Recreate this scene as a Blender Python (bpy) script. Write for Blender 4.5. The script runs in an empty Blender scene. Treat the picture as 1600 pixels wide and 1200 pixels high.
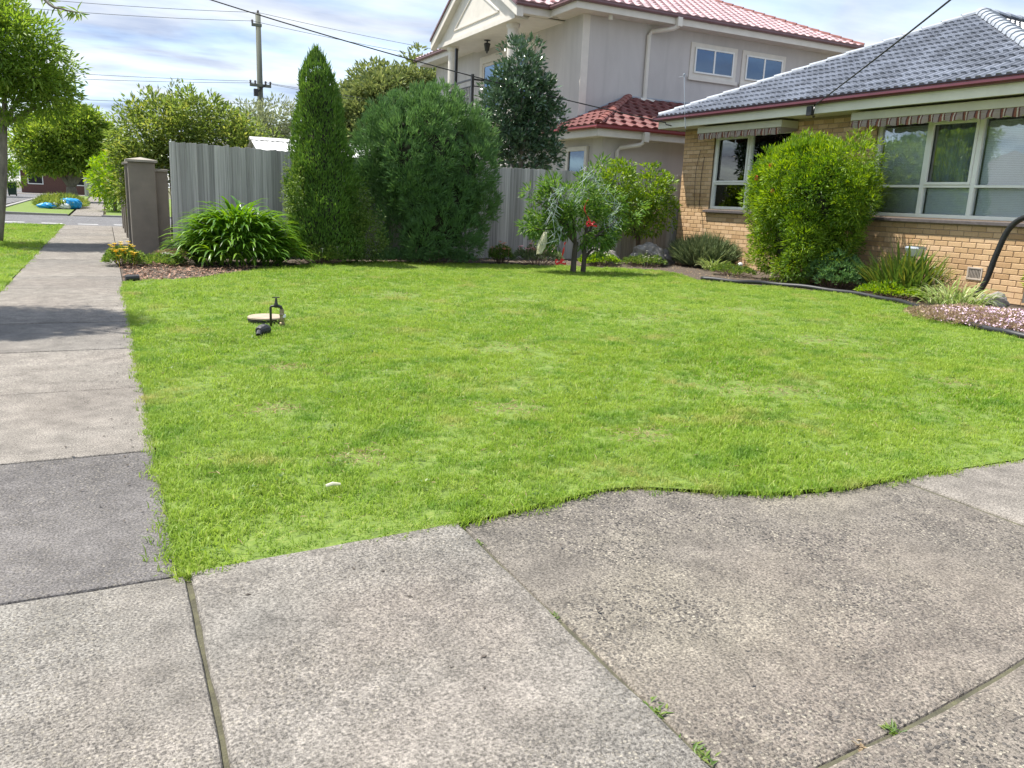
import bpy, bmesh, math, random
import numpy as np
from mathutils import Vector, Matrix
R_ = math.radians
random.seed(7)
rng = np.random.default_rng(11)
sc = bpy.context.scene
col = sc.collection

# ------------------------------------------------------------------ camera
cam = bpy.data.objects.new('camera', bpy.data.cameras.new('camera')); col.objects.link(cam)
RM = [[0.8938591780440316, 0.06394175977284074, -0.4437648264380588],
      [-0.446403543085568, 0.219003619099973, -0.8676181715142701],
      [0.04170907032168948, 0.9736266564645127, 0.2243022230710924]]
cam.matrix_world = Matrix.Translation((0, 0, 1.2)) @ Matrix(RM).to_4x4()
cam.data.sensor_width = 36.0; cam.data.sensor_fit = 'HORIZONTAL'
cam.data.lens = 1240.0 / 1600.0 * 36.0
cam.data.clip_start = 0.05; cam.data.clip_end = 2000
sc.camera = cam

# ------------------------------------------------------------------ sky and sun
SUN = Vector((-0.33, 0.30, 0.895)).normalized()
w = bpy.data.worlds.new('World'); sc.world = w; w.use_nodes = True
nt = w.node_tree; nt.nodes.clear()
def N(nt, typ, **k):
    n = nt.nodes.new(typ)
    for a, b in k.items(): setattr(n, a, b)
    return n
out = N(nt, 'ShaderNodeOutputWorld'); bg = N(nt, 'ShaderNodeBackground'); bg.inputs[1].default_value = 0.105
sky = N(nt, 'ShaderNodeTexSky', sky_type='NISHITA'); sky.sun_disc = False
sky.sun_elevation = math.asin(SUN.z); sky.sun_rotation = math.atan2(SUN.x, SUN.y)
sky.air_density = 1.0; sky.dust_density = 0.5; sky.ozone_density = 1.6
tc = N(nt, 'ShaderNodeTexCoord'); sep = N(nt, 'ShaderNodeSeparateXYZ')
nt.links.new(tc.outputs['Generated'], sep.inputs[0])
zc = N(nt, 'ShaderNodeMath', operation='MAXIMUM'); zc.inputs[1].default_value = 0.0
nt.links.new(sep.outputs[2], zc.inputs[0])
za = N(nt, 'ShaderNodeMath', operation='ADD'); za.inputs[1].default_value = 0.10
nt.links.new(zc.outputs[0], za.inputs[0])
dv = N(nt, 'ShaderNodeVectorMath', operation='DIVIDE')
cmb = N(nt, 'ShaderNodeCombineXYZ')
for i in range(3): nt.links.new(za.outputs[0], cmb.inputs[i])
nt.links.new(tc.outputs['Generated'], dv.inputs[0]); nt.links.new(cmb.outputs[0], dv.inputs[1])
mp = N(nt, 'ShaderNodeMapping'); mp.inputs['Scale'].default_value = (0.55, 0.9, 0.0); mp.inputs['Location'].default_value = (3.1, 1.7, 0)
mp.inputs['Rotation'].default_value = (0, 0, R_(20))
nt.links.new(dv.outputs[0], mp.inputs[0])
cn = N(nt, 'ShaderNodeTexNoise'); cn.inputs['Scale'].default_value = 1.3; cn.inputs['Detail'].default_value = 9; cn.inputs['Roughness'].default_value = 0.55
cn.inputs['Distortion'].default_value = 0.6
nt.links.new(mp.outputs[0], cn.inputs['Vector'])
cr = N(nt, 'ShaderNodeMapRange'); cr.inputs[1].default_value = 0.36; cr.inputs[2].default_value = 0.58; cr.inputs[3].default_value = 0.5; cr.inputs[4].default_value = 0.97
nt.links.new(cn.outputs[0], cr.inputs[0])
cn2 = N(nt, 'ShaderNodeTexNoise'); cn2.inputs['Scale'].default_value = 2.3; cn2.inputs['Detail'].default_value = 6
nt.links.new(mp.outputs[0], cn2.inputs['Vector'])
ccol = N(nt, 'ShaderNodeMix', data_type='RGBA')
ccol.inputs[6].default_value = (1.25, 1.55, 2.3, 1); ccol.inputs[7].default_value = (3.05, 3.2, 3.4, 1)
cm = N(nt, 'ShaderNodeMapRange'); cm.inputs[1].default_value = 0.33; cm.inputs[2].default_value = 0.62; nt.links.new(cn2.outputs[0], cm.inputs[0]); nt.links.new(cm.outputs[0], ccol.inputs[0])
mx = N(nt, 'ShaderNodeMix', data_type='RGBA')
nt.links.new(cr.outputs[0], mx.inputs[0]); nt.links.new(sky.outputs[0], mx.inputs[6]); nt.links.new(ccol.outputs[2], mx.inputs[7])
nt.links.new(mx.outputs[2], bg.inputs[0]); nt.links.new(bg.outputs[0], out.inputs[0])

sl = bpy.data.lights.new('sun', 'SUN'); sl.energy = 2.7; sl.angle = R_(0.8); sl.color = (1.0, 0.95, 0.87)
so = bpy.data.objects.new('sun', sl); col.objects.link(so)
so.rotation_euler = SUN.to_track_quat('Z', 'Y').to_euler()

sc.view_settings.view_transform = 'Standard'; sc.view_settings.look = 'None'
sc.view_settings.exposure = 1.65; sc.view_settings.gamma = 1.0; sc.view_settings.use_curve_mapping = False
sc.cycles.max_bounces = 6; sc.cycles.transparent_max_bounces = 12
sc.cycles.use_adaptive_sampling = True

# ------------------------------------------------------------------ materials
MATS = {}
def ramp(nt, fac, stops):
    r = N(nt, 'ShaderNodeValToRGB'); e = r.color_ramp.elements
    while len(e) > 1: e.remove(e[0])
    e[0].position = stops[0][0]; e[0].color = (*stops[0][1], 1)
    for p, c in stops[1:]:
        q = e.new(p); q.color = (*c, 1)
    nt.links.new(fac, r.inputs[0]); return r.outputs[0]
def noise(nt, vec, scale, detail=4, rough=0.5, dist=0.0):
    n = N(nt, 'ShaderNodeTexNoise'); n.inputs['Scale'].default_value = scale; n.inputs['Detail'].default_value = detail
    n.inputs['Roughness'].default_value = rough; n.inputs['Distortion'].default_value = dist
    nt.links.new(vec, n.inputs['Vector']); return n.outputs[0]
def mixc(nt, fac, a, b, typ='MIX'):
    m = N(nt, 'ShaderNodeMix', data_type='RGBA'); m.blend_type = typ
    for s, v in ((0, fac), (6, a), (7, b)):
        if hasattr(v, 'links'): nt.links.new(v, m.inputs[s])
        elif s == 0: m.inputs[0].default_value = v
        else: m.inputs[s].default_value = (*v, 1)
    return m.outputs[2]
def math_(nt, op, a, b=None):
    m = N(nt, 'ShaderNodeMath', operation=op)
    for i, v in enumerate((a, b)):
        if v is None: continue
        if hasattr(v, 'links'): nt.links.new(v, m.inputs[i])
        else: m.inputs[i].default_value = v
    return m.outputs[0]
def mrange(nt, v, a, b, c=0.0, d=1.0):
    m = N(nt, 'ShaderNodeMapRange'); nt.links.new(v, m.inputs[0])
    for i, x in enumerate((a, b, c, d)): m.inputs[i + 1].default_value = x
    return m.outputs[0]
def newmat(name):
    m = bpy.data.materials.new(name); m.use_nodes = True
    nt = m.node_tree; b = nt.nodes['Principled BSDF']
    pos = N(nt, 'ShaderNodeNewGeometry').outputs['Position']
    MATS[name] = m
    return m, nt, b, pos
def bump(nt, b, h, strength=0.3, dist=0.01):
    k = N(nt, 'ShaderNodeBump'); k.inputs['Strength'].default_value = strength; k.inputs['Distance'].default_value = dist
    nt.links.new(h, k.inputs['Height']); nt.links.new(k.outputs[0], b.inputs['Normal'])
def scaled(nt, pos, s):
    m = N(nt, 'ShaderNodeMapping'); m.inputs['Scale'].default_value = s; nt.links.new(pos, m.inputs[0]); return m.outputs[0]
def plain(name, c, rough=0.6, var=0.12, scale=8, metal=0.0, bmp=0.15, stretch=(1, 1, 1), spec=0.5, objvar=0.0):
    m, nt, b, pos = newmat(name)
    v = scaled(nt, pos, stretch)
    n = noise(nt, v, scale, 6, 0.6)
    lo = tuple(x * (1 - var * 1.6) for x in c); hi = tuple(min(1, x * (1 + var * 1.6)) for x in c)
    cc = ramp(nt, n, [(0.25, lo), (0.75, hi)])
    if objvar:
        oi = N(nt, 'ShaderNodeObjectInfo').outputs['Random']
        at = N(nt, 'ShaderNodeAttribute', attribute_name='rnd').outputs['Fac']
        f = math_(nt, 'FRACT', math_(nt, 'ADD', oi, at))
        k = mrange(nt, f, 0, 1, 1 - objvar, 1 + objvar)
        hs = N(nt, 'ShaderNodeHueSaturation'); nt.links.new(k, hs.inputs['Value']); nt.links.new(cc, hs.inputs['Color']); cc = hs.outputs[0]
    nt.links.new(cc, b.inputs['Base Color'])
    b.inputs['Roughness'].default_value = rough; b.inputs['Metallic'].default_value = metal
    b.inputs['Specular IOR Level'].default_value = spec
    if bmp: bump(nt, b, noise(nt, v, scale * 5, 5), bmp, 0.004)
    return m
def leafmat(name, lo, mid, hi, trans=0.35, rough=0.45, spec=0.4, patch=0.0):
    lo, mid, hi = [tuple(x * 1.3 for x in c) for c in (lo, mid, hi)]
    m, nt, b, pos = newmat(name)
    at = N(nt, 'ShaderNodeAttribute', attribute_name='rnd').outputs['Fac']
    oi = N(nt, 'ShaderNodeObjectInfo').outputs['Random']
    f = math_(nt, 'FRACT', math_(nt, 'ADD', at, math_(nt, 'MULTIPLY', oi, 0.999)))
    c = ramp(nt, f, [(0.0, lo), (0.55, mid), (1.0, hi)])
    c = mixc(nt, mrange(nt, noise(nt, pos, 1.7, 3), 0.35, 0.65, 0, 0.35), c, mid)
    nt.links.new(c, b.inputs['Base Color']); b.inputs['Roughness'].default_value = rough
    b.inputs['Specular IOR Level'].default_value = spec
    t = N(nt, 'ShaderNodeBsdfTranslucent')
    hs = N(nt, 'ShaderNodeHueSaturation'); hs.inputs['Saturation'].default_value = 1.1; hs.inputs['Value'].default_value = 1.5
    hs.inputs['Hue'].default_value = 0.485
    nt.links.new(c, hs.inputs['Color']); nt.links.new(hs.outputs[0], t.inputs['Color'])
    ms = N(nt, 'ShaderNodeMixShader'); ms.inputs[0].default_value = trans
    nt.links.new(b.outputs[0], ms.inputs[1]); nt.links.new(t.outputs[0], ms.inputs[2])
    nt.links.new(ms.outputs[0], nt.nodes['Material Output'].inputs[0])
    return m

def concrete(name, base, dark, light, agg=0.5, stain=0.5, seed=0.0, pinkish=(0.205, 0.172, 0.145), vs=105):
    m, nt, b, pos = newmat(name)
    v = N(nt, 'ShaderNodeMapping'); v.inputs['Location'].default_value = (seed, seed * 1.7, 0); nt.links.new(pos, v.inputs[0]); v = v.outputs[0]
    big = noise(nt, v, 1.1, 5, 0.55, 0.4)
    c = ramp(nt, big, [(0.30, dark), (0.5, base), (0.70, light)])
    tint = noise(nt, v, 0.75, 3, 0.5)
    c = mixc(nt, mrange(nt, tint, 0.45, 0.65, 0, 0.65 * stain), c, pinkish)
    mid = noise(nt, v, 7, 6, 0.65)
    c = mixc(nt, 0.75, c, ramp(nt, mid, [(0.32, (0.33, 0.33, 0.33)), (0.68, (0.69, 0.69, 0.69))]), 'OVERLAY')
    # aggregate stones showing through the worn paste
    vo = N(nt, 'ShaderNodeTexVoronoi'); vo.inputs['Scale'].default_value = vs; nt.links.new(v, vo.inputs['Vector'])
    bw = N(nt, 'ShaderNodeRGBToBW'); nt.links.new(vo.outputs['Color'], bw.inputs[0])
    stone = ramp(nt, bw.outputs[0], [(0.15, (0.04, 0.038, 0.036)), (0.4, (0.10, 0.093, 0.085)), (0.62, (0.19, 0.17, 0.14)), (0.85, (0.33, 0.30, 0.24))])
    st_m = mrange(nt, vo.outputs['Distance'], 0.38, 0.52, 1, 0)
    worn = mrange(nt, noise(nt, v, 1.9, 4, 0.6, 0.3), 0.34, 0.62, 0.15, 1.0)
    f = math_(nt, 'MULTIPLY', math_(nt, 'MULTIPLY', st_m, worn), agg)
    c = mixc(nt, f, c, stone)
    fine = noise(nt, v, 135, 4, 0.75)
    c = mixc(nt, 1.0, c, ramp(nt, fine, [(0.34, (0.16, 0.16, 0.16)), (0.66, (0.84, 0.84, 0.84))]), 'OVERLAY')
    pits = noise(nt, v, 75, 4, 0.75)
    c = mixc(nt, mrange(nt, pits, 0.56, 0.68, 0, 0.7), c, (0.075, 0.07, 0.066))
    nt.links.new(c, b.inputs['Base Color']); b.inputs['Roughness'].default_value = 0.9
    b.inputs['Specular IOR Level'].default_value = 0.25
    h = math_(nt, 'ADD', math_(nt, 'MULTIPLY', f, 0.9), math_(nt, 'ADD', math_(nt, 'MULTIPLY', fine, 0.35), math_(nt, 'MULTIPLY', pits, -0.6)))
    bump(nt, b, h, 0.8, 0.005)
    return m

concrete('concrete_light', (0.202, 0.184, 0.160), (0.173, 0.157, 0.137), (0.234, 0.216, 0.189), 0.25, 0.3)
concrete('concrete_grey', (0.118, 0.111, 0.107), (0.099, 0.093, 0.090), (0.145, 0.136, 0.130), 0.5, 0.15, 4.0, (0.205, 0.189, 0.172))
concrete('concrete_mid', (0.173, 0.160, 0.142), (0.148, 0.137, 0.122), (0.203, 0.189, 0.166), 0.3, 0.5, 8.0)
concrete('concrete_drive', (0.192, 0.182, 0.161), (0.163, 0.154, 0.138), (0.236, 0.223, 0.200), 0.6, 0.75, 12.0)
concrete('concrete_old', (0.155, 0.139, 0.118), (0.124, 0.113, 0.098), (0.207, 0.186, 0.148), 1.0, 0.8, 17.0, (0.189, 0.160, 0.134), 82)
concrete('asphalt', (0.136, 0.136, 0.140), (0.112, 0.112, 0.116), (0.160, 0.160, 0.168), 0.4, 0.1, 2.0, (0.136, 0.136, 0.136))

def lawn_soil():
    m, nt, b, pos = newmat('lawn_base')
    n = noise(nt, pos, 22, 5, 0.7)
    c = ramp(nt, n, [(0.3, (0.07, 0.11, 0.018)), (0.55, (0.14, 0.21, 0.03)), (0.75, (0.25, 0.25, 0.08))])
    nt.links.new(c, b.inputs['Base Color']); b.inputs['Roughness'].default_value = 0.95
    bump(nt, b, n, 0.5, 0.02)
lawn_soil()
def grassmat():
    m, nt, b, pos = newmat('grass_blade')
    at = N(nt, 'ShaderNodeAttribute', attribute_name='rnd').outputs['Fac']
    oi = N(nt, 'ShaderNodeObjectInfo').outputs['Random']
    f = math_(nt, 'FRACT', math_(nt, 'ADD', at, oi))
    c = ramp(nt, f, [(0.0, (0.13, 0.26, 0.013)), (0.45, (0.22, 0.375, 0.022)), (0.8, (0.31, 0.455, 0.036)), (0.94, (0.37, 0.44, 0.08)), (1.0, (0.54, 0.48, 0.24))])
    # greener and drier patches of turf, plus a broad pale glow tint
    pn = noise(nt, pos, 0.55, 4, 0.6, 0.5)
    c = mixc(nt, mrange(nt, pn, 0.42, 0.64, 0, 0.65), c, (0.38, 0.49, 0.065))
    pn_glow = noise(nt, scaled(nt, pos, (0.8, 1.2, 0)), 0.28, 3, 0.5, 0.4)
    c = mixc(nt, mrange(nt, pn_glow, 0.40, 0.58, 0, 0.5), c, (0.37, 0.50, 0.085))  # backlit glow of the lawn put into the colour as paler turf
    pn2 = noise(nt, pos, 1.6, 3, 0.6, 0.3)
    c = mixc(nt, mrange(nt, pn2, 0.57, 0.70, 0, 0.75), c, (0.50, 0.46, 0.16))
    pn3 = noise(nt, scaled(nt, pos, (1.0, 1.3, 0)), 2.6, 4, 0.6)
    c = mixc(nt, mrange(nt, pn3, 0.50, 0.64, 0, 0.75), c, (0.13, 0.275, 0.025))
    nt.links.new(c, b.inputs['Base Color']); b.inputs['Roughness'].default_value = 0.5; b.inputs['Specular IOR Level'].default_value = 0.35
    t = N(nt, 'ShaderNodeBsdfTranslucent'); nt.links.new(c, t.inputs[0])
    ms = N(nt, 'ShaderNodeMixShader'); ms.inputs[0].default_value = 0.5
    nt.links.new(b.outputs[0], ms.inputs[1]); nt.links.new(t.outputs[0], ms.inputs[2])
    nt.links.new(ms.outputs[0], nt.nodes['Material Output'].inputs[0])
grassmat()
def soilmat(name, a, bcol, c3):
    m, nt, b, pos = newmat(name)
    n = noise(nt, pos, 14, 7, 0.7); n2 = noise(nt, pos, 2.2, 3)
    c = ramp(nt, n, [(0.3, a), (0.55, bcol), (0.78, c3)])
    nt.links.new(c, b.inputs['Base Color']); b.inputs['Roughness'].default_value = 0.95
    bump(nt, b, n, 0.8, 0.03)
soilmat('bed_soil', (0.05, 0.038, 0.028), (0.10, 0.075, 0.055), (0.19, 0.15, 0.11))
soilmat('ground_earth', (0.10, 0.09, 0.05), (0.13, 0.13, 0.06), (0.18, 0.17, 0.10))
soilmat('joint_dirt', (0.06, 0.058, 0.04), (0.11, 0.105, 0.065), (0.17, 0.17, 0.085))

def brickmat():
    m, nt, b, pos = newmat('cream_brick')
    oi = N(nt, 'ShaderNodeObjectInfo').outputs['Random']
    at = N(nt, 'ShaderNodeAttribute', attribute_name='rnd').outputs['Fac']
    f = math_(nt, 'FRACT', math_(nt, 'ADD', oi, at))
    c = ramp(nt, f, [(0.0, (0.47, 0.295, 0.15)), (0.35, (0.56, 0.37, 0.195)), (0.7, (0.62, 0.42, 0.235)), (1.0, (0.67, 0.46, 0.275))])
    n = noise(nt, pos, 30, 6, 0.7)
    c = mixc(nt, 0.35, c, ramp(nt, n, [(0.3, (0.3, 0.3, 0.3)), (0.7, (0.7, 0.7, 0.7))]), 'OVERLAY')
    nt.links.new(c, b.inputs['Base Color']); b.inputs['Roughness'].default_value = 0.8
    bump(nt, b, n, 0.3, 0.004)
brickmat()
plain('mortar', (0.33, 0.25, 0.18), 0.95, 0.15, 40)
plain('brown_brick', (0.13, 0.065, 0.05), 0.85, 0.2, 12)
plain('sill_tile', (0.11, 0.095, 0.095), 0.5, 0.2, 20)
plain('cream_paint', (0.70, 0.68, 0.58), 0.5, 0.05, 3, bmp=0.04)
plain('window_white', (0.80, 0.80, 0.76), 0.45, 0.04, 5, bmp=0.03)
plain('olive_paint', (0.50, 0.48, 0.36), 0.5, 0.06, 4, bmp=0.04)
plain('maroon_gutter', (0.115, 0.03, 0.04), 0.35, 0.1, 4, bmp=0.03)
plain('red_gutter', (0.22, 0.03, 0.03), 0.35, 0.1, 4, bmp=0.03)
plain('mauve_gutter', (0.16, 0.085, 0.09), 0.4, 0.1, 4, bmp=0.03)
plain('roof_tile_grey', (0.135, 0.15, 0.18), 0.38, 0.18, 14, bmp=0.15, spec=0.9, objvar=0.3)
plain('roof_tile_red', (0.15, 0.05, 0.045), 0.55, 0.2, 14, bmp=0.15, spec=0.4, objvar=0.22)
plain('roof_tile_pale_red', (0.50, 0.33, 0.325), 0.33, 0.18, 10, bmp=0.1, spec=1.0, objvar=0.2)  # base colour washed paler to carry the sky glare on the upper roof
plain('ridge_grey', (0.33, 0.36, 0.40), 0.5, 0.12, 10)
plain('ridge_red', (0.24, 0.085, 0.07), 0.6, 0.2, 10)
plain('far_roof', (0.19, 0.185, 0.185), 0.7, 0.15, 6)
def rendermat():
    m, nt, b, pos = newmat('wall_render')
    n = noise(nt, scaled(nt, pos, (1, 1, 0.5)), 0.9, 5, 0.6, 0.5); n2 = noise(nt, pos, 45, 4, 0.7)
    st = noise(nt, scaled(nt, pos, (3.2, 3.2, 0.16)), 1.3, 5, 0.6)
    c = ramp(nt, n, [(0.3, (0.46, 0.435, 0.415)), (0.7, (0.56, 0.53, 0.505))])
    c = mixc(nt, mrange(nt, st, 0.50, 0.72, 0, 0.4), c, (0.38, 0.36, 0.345))
    nt.links.new(c, b.inputs['Base Color']); b.inputs['Roughness'].default_value = 0.9
    bump(nt, b, n2, 0.25, 0.006)
rendermat()
plain('trim_beige', (0.66, 0.62, 0.55), 0.6, 0.05, 4, bmp=0.05)
plain('pillar_render', (0.20, 0.172, 0.14), 0.85, 0.14, 2.5, bmp=0.3)
plain('pillar_cap', (0.30, 0.27, 0.225), 0.8, 0.14, 6, bmp=0.3)
plain('black_metal', (0.018, 0.018, 0.02), 0.4, 0.1, 5, bmp=0)
plain('black_poly', (0.018, 0.019, 0.021), 0.5, 0.3, 30, bmp=0.2)
plain('pole_wood', (0.125, 0.135, 0.105), 0.85, 0.15, 3, stretch=(6, 6, 0.4))
plain('far_wire', (0.12, 0.13, 0.14), 0.6, 0.05, 3, bmp=0)
plain('cable', (0.02, 0.02, 0.022), 0.6, 0.05, 3, bmp=0)
plain('brass', (0.30, 0.24, 0.15), 0.45, 0.3, 40, 0.7)
plain('tap_dark', (0.05, 0.05, 0.045), 0.5, 0.3, 40, 0.5)
plain('pit_lid_stone', (0.36, 0.29, 0.21), 0.85, 0.15, 14, bmp=0.4)
plain('dark_void', (0.02, 0.02, 0.02), 0.9, 0.1, 5, bmp=0)
plain('interior_wall', (0.50, 0.50, 0.49), 0.9, 0.05, 3, bmp=0)
plain('curtain_cloth', (0.26, 0.30, 0.36), 0.9, 0.06, 3, bmp=0)
plain('blind_slat', (0.90, 0.92, 0.94), 0.45, 0.04, 3, bmp=0)
plain('bark_grey', (0.20, 0.175, 0.145), 0.9, 0.3, 14, bmp=0.7, stretch=(1, 1, 0.3))
plain('bark_brown', (0.15, 0.10, 0.07), 0.9, 0.3, 14, bmp=0.7, stretch=(1, 1, 0.3))
plain('bark_dark', (0.075, 0.062, 0.05), 0.9, 0.3, 14, bmp=0.7, stretch=(1, 1, 0.3))
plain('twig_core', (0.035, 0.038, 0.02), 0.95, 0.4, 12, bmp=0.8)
plain('rock', (0.24, 0.22, 0.20), 0.9, 0.35, 9, bmp=0.9)
plain('wood_chip', (0.32, 0.19, 0.13), 0.9, 0.25, 20, objvar=0.5)
plain('silver', (0.62, 0.64, 0.66), 0.3, 0.1, 6, 0.6, bmp=0)
plain('vent_clay', (0.50, 0.43, 0.36), 0.85, 0.1, 12)
plain('kerb_stone', (0.27, 0.26, 0.25), 0.85, 0.15, 6)
plain('road_paint', (0.78, 0.78, 0.76), 0.7, 0.06, 12)
plain('blue_plastic', (0.012, 0.27, 0.62), 0.3, 0.2, 5, bmp=0)
plain('white_plastic', (0.75, 0.76, 0.78), 0.35, 0.08, 5, bmp=0)
plain('shed_steel', (0.66, 0.66, 0.63), 0.45, 0.1, 4, bmp=0)
plain('red_ribbon', (0.62, 0.035, 0.03), 0.5, 0.15, 9, bmp=0)
plain('net_white', (0.66, 0.74, 0.76), 0.6, 0.1, 9, bmp=0)
plain('cloth_cream', (0.66, 0.64, 0.46), 0.8, 0.1, 9, bmp=0)
plain('bin_green', (0.015, 0.045, 0.03), 0.5, 0.1, 5, bmp=0)
plain('petal_yellow', (0.80, 0.56, 0.02), 0.6, 0.15, 20, bmp=0)
plain('petal_pink', (0.84, 0.42, 0.46), 0.6, 0.2, 25, bmp=0)
plain('petal_salmon', (0.82, 0.36, 0.26), 0.6, 0.2, 25, bmp=0)
plain('petal_red', (0.60, 0.05, 0.05), 0.6, 0.3, 25, bmp=0)
plain('petal_mauve', (0.60, 0.44, 0.52), 0.7, 0.25, 30, bmp=0)
plain('petal_white', (0.75, 0.72, 0.60), 0.7, 0.1, 25, bmp=0)
plain('car_grey', (0.16, 0.18, 0.2), 0.3, 0.05, 3, bmp=0)
def palingmat():
    m, nt, b, pos = newmat('paling_wood')
    oi = N(nt, 'ShaderNodeObjectInfo').outputs['Random']
    tcx = N(nt, 'ShaderNodeTexCoord').outputs['Object']
    off = N(nt, 'ShaderNodeCombineXYZ'); k = math_(nt, 'MULTIPLY', oi, 40.0); nt.links.new(k, off.inputs[0]); nt.links.new(k, off.inputs[2])
    ad = N(nt, 'ShaderNodeVectorMath', operation='ADD'); nt.links.new(tcx, ad.inputs[0]); nt.links.new(off.outputs[0], ad.inputs[1])
    g = noise(nt, scaled(nt, ad.outputs[0], (22, 4, 0.35)), 2.6, 8, 0.65, 0.8)
    s = noise(nt, scaled(nt, ad.outputs[0], (2, 2, 0.5)), 1.6, 3, 0.5)
    c = ramp(nt, g, [(0.32, (0.20, 0.19, 0.18)), (0.5, (0.43, 0.415, 0.395)), (0.70, (0.60, 0.585, 0.56))])
    c = mixc(nt, mrange(nt, s, 0.45, 0.7, 0, 0.5), c, (0.31, 0.30, 0.285))
    hs = N(nt, 'ShaderNodeHueSaturation'); nt.links.new(mrange(nt, oi, 0, 1, 0.66, 1.26), hs.inputs['Value']); nt.links.new(c, hs.inputs['Color'])
    nt.links.new(hs.outputs[0], b.inputs['Base Color']); b.inputs['Roughness'].default_value = 0.9
    bump(nt, b, g, 0.4, 0.004)
palingmat()
def stripemat():
    m, nt, b, pos = newmat('awning_canvas')
    s = N(nt, 'ShaderNodeSeparateXYZ'); nt.links.new(pos, s.inputs[0])
    f = math_(nt, 'FRACT', math_(nt, 'MULTIPLY', s.outputs[1], 5.2))
    r = N(nt, 'ShaderNodeValToRGB'); r.color_ramp.interpolation = 'CONSTANT'; e = r.color_ramp.elements
    st = [(0.0, (0.29, 0.24, 0.205)), (0.38, (0.12, 0.045, 0.035)), (0.50, (0.46, 0.41, 0.33)), (0.62, (0.20, 0.075, 0.045)), (0.78, (0.08, 0.035, 0.03)), (0.88, (0.29, 0.24, 0.205))]
    e[0].position = 0; e[0].color = (*st[0][1], 1); e[1].position = st[1][0]; e[1].color = (*st[1][1], 1)
    for p, c in st[2:]: q = e.new(p); q.color = (*c, 1)
    nt.links.new(f, r.inputs[0]); nt.links.new(r.outputs[0], b.inputs['Base Color']); b.inputs['Roughness'].default_value = 0.9
stripemat()
def glassmat(name, tint=(0.85, 0.9, 0.92), refl=0.10, gc=(1, 1, 1)):
    m, nt, b, pos = newmat(name); nt.nodes.remove(b)
    t = N(nt, 'ShaderNodeBsdfTransparent'); t.inputs[0].default_value = (*tint, 1)
    g = N(nt, 'ShaderNodeBsdfGlossy'); g.inputs['Roughness'].default_value = 0.015; g.inputs[0].default_value = (*gc, 1)
    bp = N(nt, 'ShaderNodeBump'); bp.inputs['Strength'].default_value = 0.04; bp.inputs['Distance'].default_value = 0.02
    nt.links.new(noise(nt, pos, 2.2, 2), bp.inputs['Height']); nt.links.new(bp.outputs[0], g.inputs['Normal'])
    fr = N(nt, 'ShaderNodeFresnel'); fr.inputs[0].default_value = 1.5
    a = math_(nt, 'MINIMUM', math_(nt, 'ADD', math_(nt, 'MULTIPLY', fr.outputs[0], 1.3), refl), 1.0)
    ms = N(nt, 'ShaderNodeMixShader'); nt.links.new(a, ms.inputs[0]); nt.links.new(t.outputs[0], ms.inputs[1]); nt.links.new(g.outputs[0], ms.inputs[2])
    nt.links.new(ms.outputs[0], nt.nodes['Material Output'].inputs[0])
glassmat('window_glass', (0.93, 0.96, 0.97), 0.05)
glassmat('blue_glass', (0.16, 0.28, 0.42), 0.42, (0.27, 0.36, 0.47))

leafmat('leaf_lime', (0.07, 0.15, 0.014), (0.145, 0.255, 0.02), (0.28, 0.37, 0.035), 0.42)
leafmat('leaf_lime_mid', (0.055, 0.12, 0.014), (0.11, 0.205, 0.02), (0.21, 0.30, 0.03), 0.4)
leafmat('leaf_cypress', (0.055, 0.12, 0.02), (0.09, 0.175, 0.03), (0.145, 0.24, 0.042), 0.25, 0.6)
leafmat('leaf_cypress_light', (0.06, 0.10, 0.02), (0.10, 0.16, 0.03), (0.16, 0.22, 0.05), 0.3, 0.6)
leafmat('leaf_juniper', (0.05, 0.115, 0.042), (0.09, 0.175, 0.058), (0.145, 0.25, 0.075), 0.22, 0.6)
leafmat('leaf_agapanthus', (0.05, 0.125, 0.014), (0.09, 0.195, 0.02), (0.16, 0.27, 0.03), 0.36, 0.32, 0.6)
leafmat('leaf_magnolia', (0.035, 0.072, 0.034), (0.055, 0.105, 0.05), (0.10, 0.155, 0.085), 0.12, 0.22, 0.9)
leafmat('leaf_peach', (0.05, 0.115, 0.02), (0.085, 0.175, 0.03), (0.17, 0.26, 0.05), 0.38)
leafmat('leaf_citrus', (0.06, 0.12, 0.015), (0.12, 0.21, 0.022), (0.23, 0.31, 0.035), 0.38, 0.4, 0.5)
leafmat('leaf_lavender', (0.07, 0.105, 0.05), (0.12, 0.165, 0.075), (0.20, 0.235, 0.11), 0.3, 0.7)
leafmat('leaf_street', (0.075, 0.145, 0.022), (0.14, 0.225, 0.034), (0.26, 0.32, 0.06), 0.48)
leafmat('leaf_gold', (0.08, 0.13, 0.028), (0.145, 0.20, 0.045), (0.25, 0.275, 0.065), 0.45)
leafmat('leaf_olive', (0.12, 0.15, 0.08), (0.18, 0.21, 0.11), (0.26, 0.28, 0.15), 0.35, 0.6)
leafmat('leaf_gum', (0.075, 0.11, 0.035), (0.13, 0.17, 0.055), (0.20, 0.23, 0.085), 0.3, 0.6)
leafmat('leaf_weed', (0.05, 0.10, 0.02), (0.10, 0.17, 0.03), (0.19, 0.23, 0.06), 0.38)
leafmat('leaf_variegated', (0.12, 0.19, 0.05), (0.24, 0.32, 0.10), (0.45, 0.46, 0.26), 0.3)
leafmat('leaf_spear', (0.045, 0.09, 0.018), (0.08, 0.135, 0.025), (0.22, 0.22, 0.04), 0.25, 0.4)
leafmat('leaf_dry', (0.19, 0.14, 0.09), (0.28, 0.21, 0.13), (0.37, 0.30, 0.18), 0.2, 0.8)

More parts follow.
